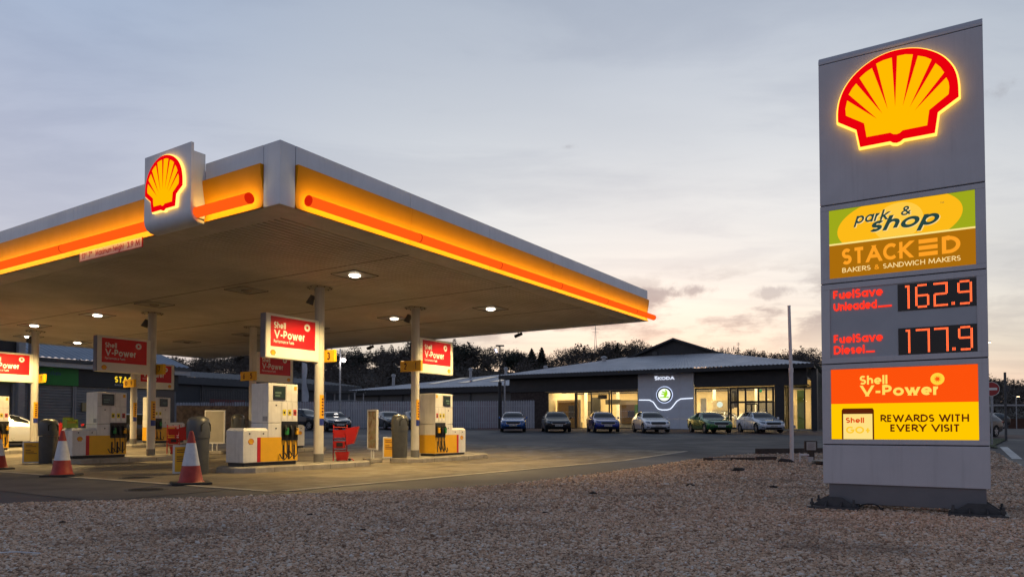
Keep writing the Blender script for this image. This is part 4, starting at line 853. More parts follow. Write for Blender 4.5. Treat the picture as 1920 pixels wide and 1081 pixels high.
def bins():
    def make(label):
        t = thing('litter_bin', label, 'bin', (0, 0, 0), 0, 'grey domed litter bins')
        MB().lathe([(0.24, 0.0), (0.25, 0.03), (0.265, 0.80), (0.27, 0.83)], 28, sx=1.0, sy=0.86).build('body', BIN, t, True)
        MB().lathe([(0.28, 0.835), (0.285, 0.87), (0.285, 1.13), (0.275, 1.22), (0.24, 1.30), (0.16, 1.345), (0.05, 1.36)], 28, sx=1.0, sy=0.86).build('hood', BIN, t, True, auto=60)
        mb = MB()
        for s in (-1, 1): mb.add([(x, s*yy, z) for x, yy, z in ((-0.17, 0.215, 1.0), (0.17, 0.215, 1.0), (0.17, 0.215, 1.16), (0.09, 0.235, 1.21), (-0.09, 0.235, 1.21), (-0.17, 0.215, 1.16))], [tuple(range(6)) if s < 0 else tuple(range(5, -1, -1))])
        mb.build('opening', mat('bin_mouth', (0.006, 0.006, 0.006), 0.8), t)
        return t
    b = make('tall grey litter bin behind the nearest traffic cone'); b.location = W(2.05, 5.35); b.rotation_euler = (0, 0, CANRZ+0.3)
    dup(b, W(9.02, 5.32, None, 0.15), CANRZ-0.2, 'grey litter bin at the foot of the column marked two and one')
    dup(b, W(2.64, 13.87), CANRZ+0.2, 'dark litter bin behind the traffic cone before column seven')
    dup(b, W(9.02, 13.42, None, 0.15), CANRZ+1.2, 'litter bin showing over the low cabinet of the pump at column three')
    def board(label):
        t = thing('notice_board', label, 'notice', (0, 0, 0), 0, 'yellow notices leaning on the bins')
        MB().box(-0.23, 0.23, -0.02, 0.02, 0.02, 0.68, 0.008).build('frame', WHITE, t)
        f = MB().box(-0.19, 0.19, -0.024, -0.0205, 0.06, 0.64).build('yellow_sheet', YELLOW, t)
        mb = MB()
        for i, (a, b_) in enumerate(((-0.15, 0.02), (-0.15, 0.12), (-0.15, -0.02), (-0.15, 0.06), (-0.15, 0.14))): mb.box(a, b_, -0.026, -0.0245, 0.56-0.05*i-(0.06 if i > 1 else 0), 0.58-0.05*i-(0.06 if i > 1 else 0))
        mb.build('print', INK, f); return t
    n = board('yellow notice in a white frame at the bin by column two and one'); n.location = W(8.78, 5.50, None, 0.12); n.rotation_euler = (R(-4), 0, CANRZ-R(50))
    dup(n, W(1.85, 5.62), CANRZ-R(20), 'yellow notice seen edge on beside the bin behind the nearest cone')['category'] = 'notice'
    dup(n, W(2.3, 14.15), CANRZ-R(25), 'yellow notice beside the dark bin before column seven')
bins()
CARTRED = mat('cart_red', (0.42, 0.012, 0.012), 0.4, var=0.15, vscale=8)
def carts():
    def make(label):
        t = thing('wash_station', label, 'wash stand', (0, 0, 0), 0, 'red bucket and wash stands')
        f = MB()
        for x in (-0.24, 0.14): f.tube([(x, 0.0, 0.0), (x, 0.02, 1.02)], 0.016, 8)
        for z in (0.30, 0.62, 0.95): f.tube([(-0.24, 0.0, z), (0.14, 0.0, z)], 0.014, 8)
        f.tube([(0.14, 0, 0.06), (0.30, -0.02, 0.05), (0.34, -0.02, 0.0)], 0.014, 8)
        f.build('frame', CARTRED, t, True)
        def tray(name, x0, x1, y0, y1, z0, z1, fl):
            m = MB(); m.add([(x0+fl, y0+fl, z0), (x1-fl, y0+fl, z0), (x1-fl, y1-fl, z0), (x0+fl, y1-fl, z0), (x0, y0, z1), (x1, y0, z1), (x1, y1, z1), (x0, y1, z1), (x0+0.015, y0+0.015, z1), (x1-0.015, y0+0.015, z1), (x1-0.015, y1-0.015, z1), (x0+0.015, y1-0.015, z1), (x0+fl+.01, y0+fl+.01, z0+0.05), (x1-fl-.01, y0+fl+.01, z0+0.05), (x1-fl-.01, y1-fl-.01, z0+0.05), (x0+fl+.01, y1-fl-.01, z0+0.05)],
                [(3,2,1,0), (0,1,5,4), (1,2,6,5), (2,3,7,6), (3,0,4,7), (4,5,9,8), (5,6,10,9), (6,7,11,10), (7,4,8,11), (8,9,13,12), (9,10,14,13), (10,11,15,14), (11,8,12,15), (12,13,14,15)]); return m.build(name, CARTRED, t)
        tray('tray', -0.22, 0.13, -0.20, -0.01, 0.36, 0.56, 0.03); tray('tray', -0.22, 0.13, -0.18, -0.01, 0.66, 0.88, 0.02); tray('bucket', -0.16, 0.22, -0.24, 0.04, 0.02, 0.26, 0.05)
        b = MB(); b.add([(0.15, -0.22, 0.45), (0.36, -0.22, 0.50), (0.36, 0.0, 0.50), (0.15, 0.0, 0.45), (0.13, -0.26, 0.92), (0.50, -0.26, 0.98), (0.50, 0.03, 0.98), (0.13, 0.03, 0.92)], [(3,2,1,0), (4,5,6,7), (0,1,5,4), (1,2,6,5), (2,3,7,6), (3,0,4,7)]); b.build('bin_sack', CARTRED, t)
        w = MB()
        for x in (-0.10, 0.24): w.tube([(x, -0.16, 0.04), (x, -0.12, 0.04)], 0.04, 12)
        w.build('castors', BLACK, t); g = MB().box(-0.12, 0.05, -0.206, -0.19, 0.42, 0.52).build('dark_slot', BLACK, t); return t
    c = make('red wash stand with trays and bucket beside the column marked three'); c.location = W(6.45, 5.2, None, 0.15); c.rotation_euler = (0, 0, R(5))
    dup(c, W(6.45, 13.35, None, 0.15), R(25), 'red wash stand beside the column marked seven'); dup(c, W(6.4, 21.5, None, 0.15), R(-10), 'red wash stand behind the traffic cone, near the column marked eleven')
carts()
def poster_boards():
    m = bpy.data.materials.new('poster_print'); m.use_nodes = True; N = NT(m.node_tree); b = m.node_tree.nodes['Principled BSDF']; tc = N.n('ShaderNodeTexCoord')
    t = N.n('ShaderNodeTexNoise', ins={'Scale': 3.2, 'Detail': 3, 'Distortion': 1.2}); N.l(tc.outputs['Object'], t.inputs['Vector'])
    N.l(N.ramp(t.outputs['Fac'], [(0.3, (0.16, 0.09, 0.05)), (0.45, (0.40, 0.26, 0.15)), (0.52, (0.30, 0.30, 0.16)), (0.6, (0.48, 0.36, 0.26)), (0.7, (0.25, 0.12, 0.07))]), b.inputs['Base Color']); b.inputs['Roughness'].default_value = 0.25
    def make(label, poster):
        t = thing('poster_stand', label, 'poster stand', (0, 0, 0), 0, 'framed poster stands')
        MB().box(-0.36, 0.36, -0.20, 0.20, 0.0, 0.13, 0.03).build('concrete_foot', CONCRETE, t)
        f = MB()
        for x in (-0.09, 0.09): f.tube([(x, 0, 0.12), (x, 0, 0.42)], 0.022, 8)
        f.build('legs', WHITE, t)
        fr = MB(); fr.box(-0.40, -0.35, -0.035, 0.035, 0.40, 1.66, 0.012).box(0.35, 0.40, -0.035, 0.035, 0.40, 1.66, 0.012).box(-0.349, 0.349, -0.034, 0.034, 0.40, 0.45).box(-0.349, 0.349, -0.034, 0.034, 1.61, 1.66); fr.build('frame', WHITE, t)
        MB().box(-0.349, 0.349, -0.02, 0.02, 0.451, 1.609).build('poster', poster, t); return t
    a = make('white framed food poster on a concrete foot between the two near pumps', m); a.location = (-4.38, 22.7, 0.0); a.rotation_euler = (0, 0, R(-58))
    b = make('blank cream framed board behind the grey bin by the nearest cone', mat('blank_board', (0.40, 0.37, 0.30), 0.5)); b.location = W(8.6, 14.2); b.rotation_euler = (0, 0, R(-5))
poster_boards()
def small_forecourt():
    a = W(2.95, 13.2); t = thing('leaflet_box', 'small yellow and green leaflet box on the low cabinet of the pump at column seven', 'leaflet box', (a[0], a[1], a[2]+0.15+0.932), CANRZ)
    m = MB(); m.box(-0.16, 0.16, -0.14, 0.14, 0.0, 0.012).box(-0.16, -0.148, -0.14, 0.14, 0.012, 0.26).box(0.148, 0.16, -0.14, 0.14, 0.012, 0.26).box(-0.148, 0.148, 0.128, 0.14, 0.012, 0.32).box(-0.148, 0.148, -0.14, -0.128, 0.012, 0.14); m.build('tray', mat('leaflet_green', (0.30, 0.42, 0.04), 0.4), t)
    MB().box(-0.13, 0.13, -0.10, 0.11, 0.02, 0.20).build('leaflets', mat('leaflet_yellow', (0.70, 0.50, 0.05), 0.5), t)
    for (x, y, rz), lab in zip(((-8.1, 15.6, 0.3), (-6.35, 12.55, 0.9)), ('round iron manhole cover between the two nearest traffic cones', 'round iron manhole cover in front of the nearest traffic cone')):
        t = thing('manhole_cover', lab, 'manhole cover', (x, y, 0.006), rz, 'iron covers in the forecourt'); MB().lathe([(0.34, 0.0), (0.34, 0.006), (0.30, 0.007)], 28).build('frame', DARKSTEEL, t); g = MB()
        for i in range(-4, 5): w = math.sqrt(max(0.0, 0.27**2-(i*0.06)**2)); g.box(-w, w, i*0.06-0.016, i*0.06+0.016, 0.007, 0.011)
        g.build('lid', mat('lid_iron', (0.035, 0.033, 0.03), 0.6, metal=0.4), t)
small_forecourt()

# ------------------------------------------------------------------ cars
CARGLASS = mat('car_glass', (0.012, 0.014, 0.016), 0.06, var=0.0, spec=0.8); TYRE = mat('tyre_rubber', (0.015, 0.015, 0.015), 0.8); RIM = mat('wheel_alloy', (0.42, 0.43, 0.45), 0.3, metal=0.7); LAMPG = mat('headlamp_glass', (0.16, 0.18, 0.21), 0.10, var=0.05); PLATE = mat('plate_white', (0.62, 0.62, 0.60), 0.4, var=0.03); CHROME = mat('chrome', (0.6, 0.61, 0.63), 0.15, metal=0.9)
TAIL = mat('tail_lamp', (0.30, 0.008, 0.008), 0.2)
def car_body(kind):
    """lofted half profile, mirrored; x runs back from the nose, z up"""
    # x, zbottom, zbelt, ztop, half width, roof half width
    if kind == 'estate':
        st = [(0.0, 0.34, 0.58, 0.62, 0.56, 0.45), (0.05, 0.27, 0.63, 0.70, 0.70, 0.5), (0.16, 0.22, 0.68, 0.76, 0.81, 0.55), (0.40, 0.19, 0.74, 0.83, 0.875, 0.6), (0.80, 0.19, 0.80, 0.90, 0.90, 0.62), (1.25, 0.19, 0.87, 0.975, 0.905, 0.64), (1.42, 0.19, 0.89, 1.03, 0.905, 0.66), (1.75, 0.19, 0.91, 1.24, 0.905, 0.63), (2.05, 0.19, 0.92, 1.385, 0.905, 0.60), (2.40, 0.19, 0.93, 1.455, 0.905, 0.59), (3.0, 0.19, 0.945, 1.475, 0.905, 0.585), (3.6, 0.20, 0.96, 1.455, 0.90, 0.575), (4.10, 0.22, 0.98, 1.40, 0.885, 0.555), (4.35, 0.25, 0.99, 1.24, 0.865, 0.56), (4.55, 0.28, 0.98, 1.03, 0.84, 0.60), (4.64, 0.32, 0.90, 0.93, 0.80, 0.62), (4.68, 0.40, 0.78, 0.80, 0.72, 0.6)]
    elif kind == 'hatch':
        st = [(0.0, 0.34, 0.58, 0.62, 0.56, 0.45), (0.05, 0.27, 0.63, 0.70, 0.70, 0.5), (0.16, 0.22, 0.68, 0.76, 0.81, 0.55), (0.40, 0.19, 0.74, 0.83, 0.875, 0.6), (0.80, 0.19, 0.80, 0.90, 0.90, 0.62), (1.25, 0.19, 0.87, 0.97, 0.905, 0.64), (1.42, 0.19, 0.89, 1.03, 0.905, 0.66), (1.75, 0.19, 0.91, 1.24, 0.905, 0.63), (2.05, 0.19, 0.92, 1.375, 0.905, 0.60), (2.40, 0.19, 0.93, 1.44, 0.905, 0.585), (2.9, 0.19, 0.945, 1.45, 0.905, 0.57), (3.4, 0.20, 0.96, 1.39, 0.90, 0.55), (3.85, 0.22, 0.98, 1.25, 0.885, 0.54), (4.15, 0.25, 1.0, 1.12, 0.87, 0.58), (4.42, 0.28, 1.0, 1.04, 0.85, 0.62), (4.55, 0.32, 0.92, 0.95, 0.81, 0.62), (4.60, 0.40, 0.80, 0.82, 0.72, 0.6)]
    else:  # suv
        st = [(0.0, 0.40, 0.70, 0.76, 0.60, 0.5), (0.05, 0.34, 0.76, 0.86, 0.74, 0.55), (0.16, 0.29, 0.82, 0.93, 0.84, 0.6), (0.40, 0.26, 0.88, 1.0, 0.90, 0.64), (0.80, 0.26, 0.94, 1.06, 0.925, 0.66), (1.20, 0.26, 1.0, 1.12, 0.93, 0.68), (1.35, 0.26, 1.02, 1.18, 0.93, 0.68), (1.65, 0.26, 1.04, 1.40, 0.93, 0.66), (1.95, 0.26, 1.05, 1.57, 0.93, 0.63), (2.3, 0.26, 1.06, 1.645, 0.93, 0.62), (3.0, 0.26, 1.07, 1.665, 0.93, 0.61), (3.6, 0.27, 1.09, 1.64, 0.925, 0.60), (4.15, 0.29, 1.12, 1.57, 0.91, 0.58), (4.40, 0.32, 1.12, 1.38, 0.89, 0.6), (4.55, 0.36, 1.10, 1.15, 0.87, 0.62), (4.63, 0.42, 1.0, 1.02, 0.83, 0.64), (4.66, 0.5, 0.88, 0.9, 0.74, 0.62)]
    st = np.array(st); xs = np.concatenate([[0, 0.02], np.linspace(0.05, 0.4, 6), np.linspace(0.5, st[-1, 0]-0.16, 40), np.linspace(st[-1, 0]-0.12, st[-1, 0], 4)])
    def cub(col):
        x0 = st[:, 0]; y0 = st[:, col]; m = np.gradient(y0, x0); out = []
        d = np.diff(y0)/np.diff(x0); m = np.zeros(len(x0)); m[1:-1] = np.where(d[:-1]*d[1:] > 0, 2*d[:-1]*d[1:]/np.where(d[:-1]+d[1:] == 0, 1, d[:-1]+d[1:]), 0); m[0] = d[0]; m[-1] = d[-1]
        for x in xs:
            i = min(max(np.searchsorted(x0, x)-1, 0), len(x0)-2); h = x0[i+1]-x0[i]; t = (x-x0[i])/h
            out.append((2*t**3-3*t*t+1)*y0[i]+(t**3-2*t*t+t)*h*m[i]+(-2*t**3+3*t*t)*y0[i+1]+(t**3-t*t)*h*m[i+1])
        return np.array(out)
    zb, zl, zt, hw, rw = (cub(i) for i in range(1, 6))
    rings = []
    for i in range(len(xs)):
        b, l, t, w, r = zb[i], zl[i], zt[i], hw[i], rw[i]; gh = max(0.0, t-l); k = min(1.0, gh/0.35); rr = r*k+(w-0.10)*(1-k)
        rings.append([(0, b), (w*0.80, b), (w*0.97, b+0.07), (w, b+(l-b)*0.40), (w*1.0, b+(l-b)*0.66), (w*0.985, b+(l-b)*0.80), (w*0.975, l-0.02), (w*0.955, l),
                      (w*0.955+(rr-w*0.955)*0.30, l+gh*0.40), (w*0.955+(rr-w*0.955)*0.66, l+gh*0.75), (rr+0.02, l+gh*0.90), (rr*0.90, l+gh*0.965), (rr*0.5, l+gh*0.995), (0, t)])
    return xs, rings, zl, zt, st[-1, 0]
def make_car(kind, paint):
    """everything local: nose towards -y, wheels on z=0, centre at the middle"""
    xs, rings, zl, zt, L = car_body(kind); n = len(rings[0]); suv = kind == 'suv'
    wz = 0.35 if suv else 0.325; ax = (0.86, L-0.98)
    vs = []; fs = {'body': [], 'windscreen': [], 'rear_window': [], 'side_window': []}
    cx = L/2
    for i, x in enumerate(xs):
        for y, z in rings[i]: vs.append((y, x-cx, z))
    nv = len(vs)
    for i, x in enumerate(xs):
        for y, z in rings[i]: vs.append((-y, x-cx, z))
    ws0, ws1 = (1.32, 2.02) if not suv else (1.25, 1.93)
    for i in range(len(xs)-1):
        xm = (xs[i]+xs[i+1])/2
        for k in range(n-1):
            zm = (rings[i][k][1]+rings[i+1][k+1][1])/2
            key = 'body'; gh = zt[i]-zl[i]
            if ws0 < xm < ws1 and k >= 10 and gh > 0.10: key = 'windscreen'
            if kind == 'hatch' and 3.45 < xm < 4.25 and k >= 10: key = 'rear_window'
            if kind != 'hatch' and L-0.5 < xm < L-0.14 and k >= 10: key = 'rear_window'
            f0 = ws0+0.12+(0.62 if k == 9 else 0.34 if k == 8 else 0.10)*1.0; f1 = (L-0.55 if kind != 'hatch' else 3.95-(0.45 if k == 9 else 0.1))
            if 7 < k < 10 and f0 < xm < f1 and gh > 0.16 and not (2.50 < xm < 2.60) and not (3.42 < xm < 3.52): key = 'side_window'
            for s in (0, 1):
                o = s*nv; q = (o+i*n+k, o+(i+1)*n+k, o+(i+1)*n+k+1, o+i*n+k+1)
                fs[key].append(q if s else q[::-1])
    for s in (0, 1):
        o = s*nv
        for end in (0, (len(xs)-1)*n):
            q = tuple(o+end+k for k in range(n)); fs['body'].append(q if (s == 0) == (end == 0) else q[::-1])
    T = bpy.data.objects.new('parked_car', None); COL.objects.link(T)
    def sub(name, faces, m, off=0.0, parent=T):
        used = sorted({i for f in faces for i in f}); mp = {a: j for j, a in enumerate(used)}
        me = bpy.data.meshes.new(name); me.from_pydata([vs[i] for i in used], [], [tuple(mp[i] for i in f) for f in faces]); me.update()
        bm = bmesh.new(); bm.from_mesh(me); bmesh.ops.remove_doubles(bm, verts=bm.verts[:], dist=0.0004); bmesh.ops.recalc_face_normals(bm, faces=bm.faces[:])
        bm.to_mesh(me); bm.free(); me.materials.append(m); me.polygons.foreach_set('use_smooth', [True]*len(me.polygons)); me.set_sharp_from_angle(angle=R(50))
        o = bpy.data.objects.new(name, me); COL.objects.link(o); o.parent = parent; return o
    # whole closed shell first so that the arches can be cut, the glass then laid into it
    allf = [f for v in fs.values() for f in v]
    body = sub('body', allf, paint)
    bm = bmesh.new()
    for a in ax:
        for s in (-1, 1):
            bmesh.ops.create_cone(bm, cap_ends=True, segments=28, radius1=wz+0.055, radius2=wz+0.055, depth=0.44, matrix=Matrix.Translation((s*0.84, a-cx, wz)) @ Matrix.Rotation(math.pi/2, 4, 'Y'))
    cm = bpy.data.meshes.new('cutter'); bm.to_mesh(cm); bm.free(); co = bpy.data.objects.new('cutter', cm); COL.objects.link(co)
    md = body.modifiers.new('arches', 'BOOLEAN'); md.object = co; md.operation = 'DIFFERENCE'; md.solver = 'EXACT'
    dg = bpy.context.evaluated_depsgraph_get(); nm = bpy.data.meshes.new_from_object(body.evaluated_get(dg)); old = body.data; body.modifiers.clear(); body.data = nm; bpy.data.meshes.remove(old); bpy.data.objects.remove(co)
    # paint the inside of the arches black
    nm.materials.clear(); nm.materials.append(paint); nm.materials.append(BLACK)
    for p in nm.polygons:
        c = p.center; p.material_index = 1 if (any(abs(math.hypot(c.y-(a-cx), c.z-wz)-(wz+0.05)) < 0.02 for a in ax) and abs(c.x) < 0.90) or (abs(abs(c.x)-0.62) < 0.015 and c.z < 0.75) or c.z < 0.24 and abs(p.normal.z) > 0.5 else 0
    nm.polygons.foreach_set('use_smooth', [True]*len(nm.polygons)); nm.set_sharp_from_angle(angle=R(38))
    for key in ('windscreen', 'rear_window', 'side_window'):
        groups = [[f for f in fs[key] if all(vs[i][0] >= -1e-6 for i in f)], [f for f in fs[key] if not all(vs[i][0] >= -1e-6 for i in f)]] if key == 'side_window' else [fs[key]]
        for gr in groups:
            if not gr: continue
            o = sub(key, gr, CARGLASS); me = o.data
            for v in me.vertices: v.co += v.normal*0.006 if (v.normal.z > -0.2) else -v.normal*0.006
    # front: follow the nose
    from mathutils.bvhtree import BVHTree
    bt = BVHTree.FromPolygons([v.co.copy() for v in nm.vertices], [tuple(p.vertices) for p in nm.polygons])
    def decal(name, pts, off, m):
        """a panel that follows the nose: the outline is cut into small faces, each corner laid on the body"""
        bm = bmesh.new(); bm.faces.new([bm.verts.new((a, 0, b)) for a, b in pts])
        for x in np.arange(-0.90, 0.91, 0.06): bmesh.ops.bisect_plane(bm, geom=bm.verts[:]+bm.edges[:]+bm.faces[:], plane_co=(x, 0, 0), plane_no=(1, 0, 0))
        for z in np.arange(0.2, 1.2, 0.04): bmesh.ops.bisect_plane(bm, geom=bm.verts[:]+bm.edges[:]+bm.faces[:], plane_co=(0, 0, z), plane_no=(0, 0, 1))
        for v in bm.verts:
            h = bt.ray_cast(Vector((v.co.x, -6, v.co.z)), Vector((0, 1, 0)))[0]; v.co.y = (h.y if h is not None else -cx+0.4)-off
        bmesh.ops.recalc_face_normals(bm, faces=bm.faces[:]); me = bpy.data.meshes.new(name); bm.to_mesh(me); bm.free()
        if sum(p.normal.y for p in me.polygons) > 0: me.flip_normals()
        me.materials.append(m); o = bpy.data.objects.new(name, me); COL.objects.link(o); o.parent = T; return o
    zg = 0.66 if not suv else 0.80; yN = -cx
    def plate(name, pts, y, m, th=0.02, parent=T, bend=0.0):
        mb = MB(); a = [(px, y+bend*px*px, pz) for px, pz in pts]; b = [(px, y+0.12+bend*px*px, pz) for px, pz in pts]; k = len(pts)
        mb.add(a+b, [tuple(range(k)), tuple(range(2*k-1, k-1, -1))]+[(i, k+i, k+(i+1) % k, (i+1) % k) for i in range(k)]); return mb.build(name, m, parent)
    decal('grille_surround', [(-0.45, zg-0.13), (0.45, zg-0.13), (0.55, zg-0.01), (0.46, zg+0.07), (-0.46, zg+0.07), (-0.55, zg-0.01)], 0.008, CHROME)
    decal('grille', [(-0.43, zg-0.112), (0.43, zg-0.112), (0.51, zg-0.01), (0.44, zg+0.048), (-0.44, zg+0.048), (-0.51, zg-0.01)], 0.016, BLACK)
    for s in (-1, 1):
        decal('headlight', [(s*0.58, zg-0.05), (s*0.80, zg-0.02), (s*0.85, zg+0.05), (s*0.83, zg+0.085), (s*0.60, zg+0.055)], 0.010, LAMPG)
        decal('fog_lamp', [(s*0.60, zg-0.34), (s*0.78, zg-0.33), (s*0.79, zg-0.26), (s*0.62, zg-0.28)], 0.010, BLACK)
        mb = MB(); mz = 1.0 if not suv else 1.14; my = 1.55-cx; mb.box(min(s*0.93, s*1.05), max(s*0.93, s*1.05), my-0.05, my+0.07, mz-0.06, mz+0.075, 0.03).box(min(s*0.84, s*0.95), max(s*0.84, s*0.95), my-0.01, my+0.04, mz-0.05, mz-0.015); mb.build('mirror', paint, T, True)
        mb = MB(); yR = L-cx; zr = 0.86 if not suv else 0.98; mb.box(min(s*0.58, s*0.84), max(s*0.58, s*0.84), yR-0.30, yR-0.015, zr-0.02, zr+0.10, 0.03); mb.build('tail_light', TAIL, T)
    decal('lower_intake', [(-0.58, zg-0.40), (0.58, zg-0.40), (0.52, zg-0.29), (-0.52, zg-0.29)], 0.010, BLACK)
    plate('number_plate', [(-0.26, zg-0.26), (0.26, zg-0.26), (0.26, zg-0.15), (-0.26, zg-0.15)], yN-0.045, PLATE)
    mb = MB()
    for i in range(7): mb.box(-0.215+i*0.062+(0.02 if i > 3 else 0), -0.18+i*0.062+(0.02 if i > 3 else 0), yN-0.049, yN-0.0455, zg-0.235, zg-0.175)
    mb.build('plate_marks', BLACKINK, T)
    for a in ax:
        for s in (-1, 1):
            x1 = s*0.905; mb = MB(); pr = [(wz-0.10, 0.0), (wz-0.02, 0.0), (wz, 0.02), (wz, 0.18), (wz-0.02, 0.20), (wz-0.10, 0.20)]
            vsx = [(x1-s*d, a-cx+r*math.cos(2*math.pi*k/24), wz+r*math.sin(2*math.pi*k/24)) for r, d in pr for k in range(24)]
            mb.add(vsx, [(i*24+k, i*24+(k+1) % 24, (i+1)*24+(k+1) % 24, (i+1)*24+k) for i in range(5) for k in range(24)]); wh = mb.build('wheel', TYRE, T, True)
            rm = MB(); rr = wz-0.095; xo = x1-s*0.012
            rm.add([(xo-s*0.06, a-cx+rr*math.cos(2*math.pi*k/24), wz+rr*math.sin(2*math.pi*k/24)) for k in range(24)], [tuple(range(24)) if s > 0 else tuple(range(23, -1, -1))])
            rm.build('wheel_disc', BLACK, wh)
            sp = MB()
            for k in range(5):
                an = 2*math.pi*k/5+0.3; ca, sa = math.cos(an), math.sin(an); w0, w1 = 0.05, 0.035
                q = [(0.02, -w0), (rr, -w1), (rr, w1), (0.02, w0)]
                sp.add([(xo-s*dd, a-cx+p*ca-w*sa, wz+p*sa+w*ca) for dd in (0.0, 0.04) for p, w in q], [(0,1,2,3), (7,6,5,4), (0,4,5,1), (1,5,6,2), (2,6,7,3), (3,7,4,0)])
            sp.add([(xo-s*dd, a-cx+r_*math.cos(2*math.pi*k/24), wz+r_*math.sin(2*math.pi*k/24)) for r_, dd in ((rr, 0.0), (rr-0.022, 0.0), (rr-0.022, 0.05)) for k in range(24)], [(i*24+k, i*24+(k+1) % 24, (i+1)*24+(k+1) % 24, (i+1)*24+k) for i in range(2) for k in range(24)])
            sp.build('rim', RIM, wh)
    if kind == 'estate' or suv:
        zr = (1.485 if not suv else 1.675); mb = MB()
        for s in (-1, 1): mb.tube([(s*0.56, 2.3-cx, zr-0.06), (s*0.565, 2.45-cx, zr-0.005), (s*0.56, 3.2-cx, zr), (s*0.555, 3.7-cx, zr-0.02), (s*0.55, 3.85-cx, zr-0.08)], 0.016, 6)
        mb.build('roof_rails', CHROME if suv else BLACK, T, True)
    return T
def cars():
    paint = lambda nm, c, r=0.22: mat('paint_'+nm, c, r, metal=0.35, var=0.03, coat=0.8)
    blue = paint('mid_blue', (0.012, 0.10, 0.34)); black = mat('paint_black', (0.008, 0.008, 0.010), 0.3, var=0.03, spec=0.3, coat=0.25); deep = paint('deep_blue', (0.010, 0.030, 0.26)); white = paint('white', (0.68, 0.71, 0.76), 0.3); green = paint('green', (0.022, 0.15, 0.030)); silver = paint('pale_silver', (0.56, 0.61, 0.69), 0.28); grey = paint('dark_grey', (0.030, 0.034, 0.040)); navy = paint('navy', (0.014, 0.018, 0.028))
    proto = {}
    def put(kind, pt, x, y, head, label, group, name='parked_car'):
        # head: degrees the nose is turned from straight at the camera towards +X
        if kind not in proto:
            t = make_car(kind, pt); proto[kind] = (t, pt)
        else:
            src, spt = proto[kind]; t = dup(src, (0, 0, 0), 0, label)
            if pt != spt:
                for c in [o for o in ALL() if o.parent == t]:
                    if c.type == 'MESH' and c.material_slots and c.material_slots[0].material == spt:
                        c.material_slots[0].link = 'OBJECT'; c.material_slots[0].material = pt
                        if len(c.material_slots) > 1: c.material_slots[1].link = 'OBJECT'; c.material_slots[1].material = BLACK
        tag(t, label, 'car', group); t.location = (x, y, gz(y)+0.005); t.rotation_euler = (0, 0, R(head))
        if y > 24 and y < 60: t.rotation_euler = (0, 0, R(head))
        return t
    G = 'cars parked before the showroom'
    put('hatch', blue, 0.08, 52.6, 0, 'mid blue car parked in front of the steel palisade fence', G)
    put('estate', black, 3.15, 52.0, 2, 'black estate car parked before the leftmost lit showroom window', G)
    put('hatch', deep, 6.5, 51.8, 2.5, 'deep blue car parked before the lit showroom window with the green display', G)
    put('estate', white, 9.75, 50.9, 3, 'white estate car parked below the glowing round emblem', G)
    put('hatch', green, 13.75, 50.3, 5, 'green car parked before the showroom entrance', G)
    put('estate', silver, 17.25, 50.3, 4, 'pale silver estate car parked beside the white flagpole', G)
    F = 'cars parked along the steel fence'
    put('hatch', grey, -9.9, 58.4, 28, 'dark grey car by the fence, beside the framed food poster', F)
    put('estate', navy, -7.9, 59.2, 24, 'dark car by the fence, half hidden by the bin at column two and one', F)
    put('suv', grey, -16.5, 57.0, 62, 'dark grey tall car behind the pump at column three', F)
    put('hatch', navy, -13.3, 53.8, 26, 'dark saloon seen past the column marked three, by the red wash stand', F)
    put('estate', white, *W(6.6, 26.6)[:2], 147, 'white car at the shop, cut by the picture edge', 'cars at the shop')
    put('hatch', navy, *W(11.3, 24.1)[:2], 147, 'dark car at the far pump, showing its bonnet behind the wash stand', 'cars at the shop')
    put('estate', white, 18.4, 61.4, 62, 'pale car standing inside the lit showroom by the entrance', 'cars inside the showroom')
    put('estate', black, 27.5, 43.5, -60, 'black car beyond the price sign, at the grass verge', 'cars on the far road')
    put('suv', black, 52.0, 79.0, -75, 'small far dark car on the road under the wooded hill, nearer one', 'cars on the far road'); put('hatch', silver, 60.5, 92.0, -75, 'small far pale car on the road under the wooded hill', 'cars on the far road')
cars()

# ------------------------------------------------------------------ buildings
def corrugated(x0, x1, y0, z0, y1, z1, pitch=0.25, h=0.03, top=None):
    """a ribbed roof sheet whose ribs run up the slope from (y0,z0) to (y1,z1); top = (xa, xb) narrows the upper edge"""
    n = int((x1-x0)/pitch)*4; mb = MB(); vs = []
    prof = [0, 0, 1, 1]
    xa, xb = top if top else (x0, x1)
    for i in range(n+1):
        t = i/n; hh = h*prof[i % 4]; vs.append((x0+(x1-x0)*t, y0, z0+hh)); vs.append((xa+(xb-xa)*t, y1, z1+hh))
    mb.add(vs, [(2*i, 2*i+2, 2*i+3, 2*i+1) for i in range(n)]); return mb
ROOFGREY = mat('roof_sheet_grey', (0.58, 0.58, 0.59), 0.5, metal=0.0, var=0.15, vscale=0.6)
DARKCLAD = mat('dark_cladding', (0.012, 0.014, 0.019), 0.5, var=0.1)
BRICKDARK = mat('dark_brick', (0.05, 0.036, 0.032), 0.85, var=0.4, vscale=6, bump=0.3)
FRAME = mat('window_frame_black', (0.010, 0.011, 0.013), 0.4)
GLASS = glassmat('clear_glass', (0.97, 0.97, 0.95))
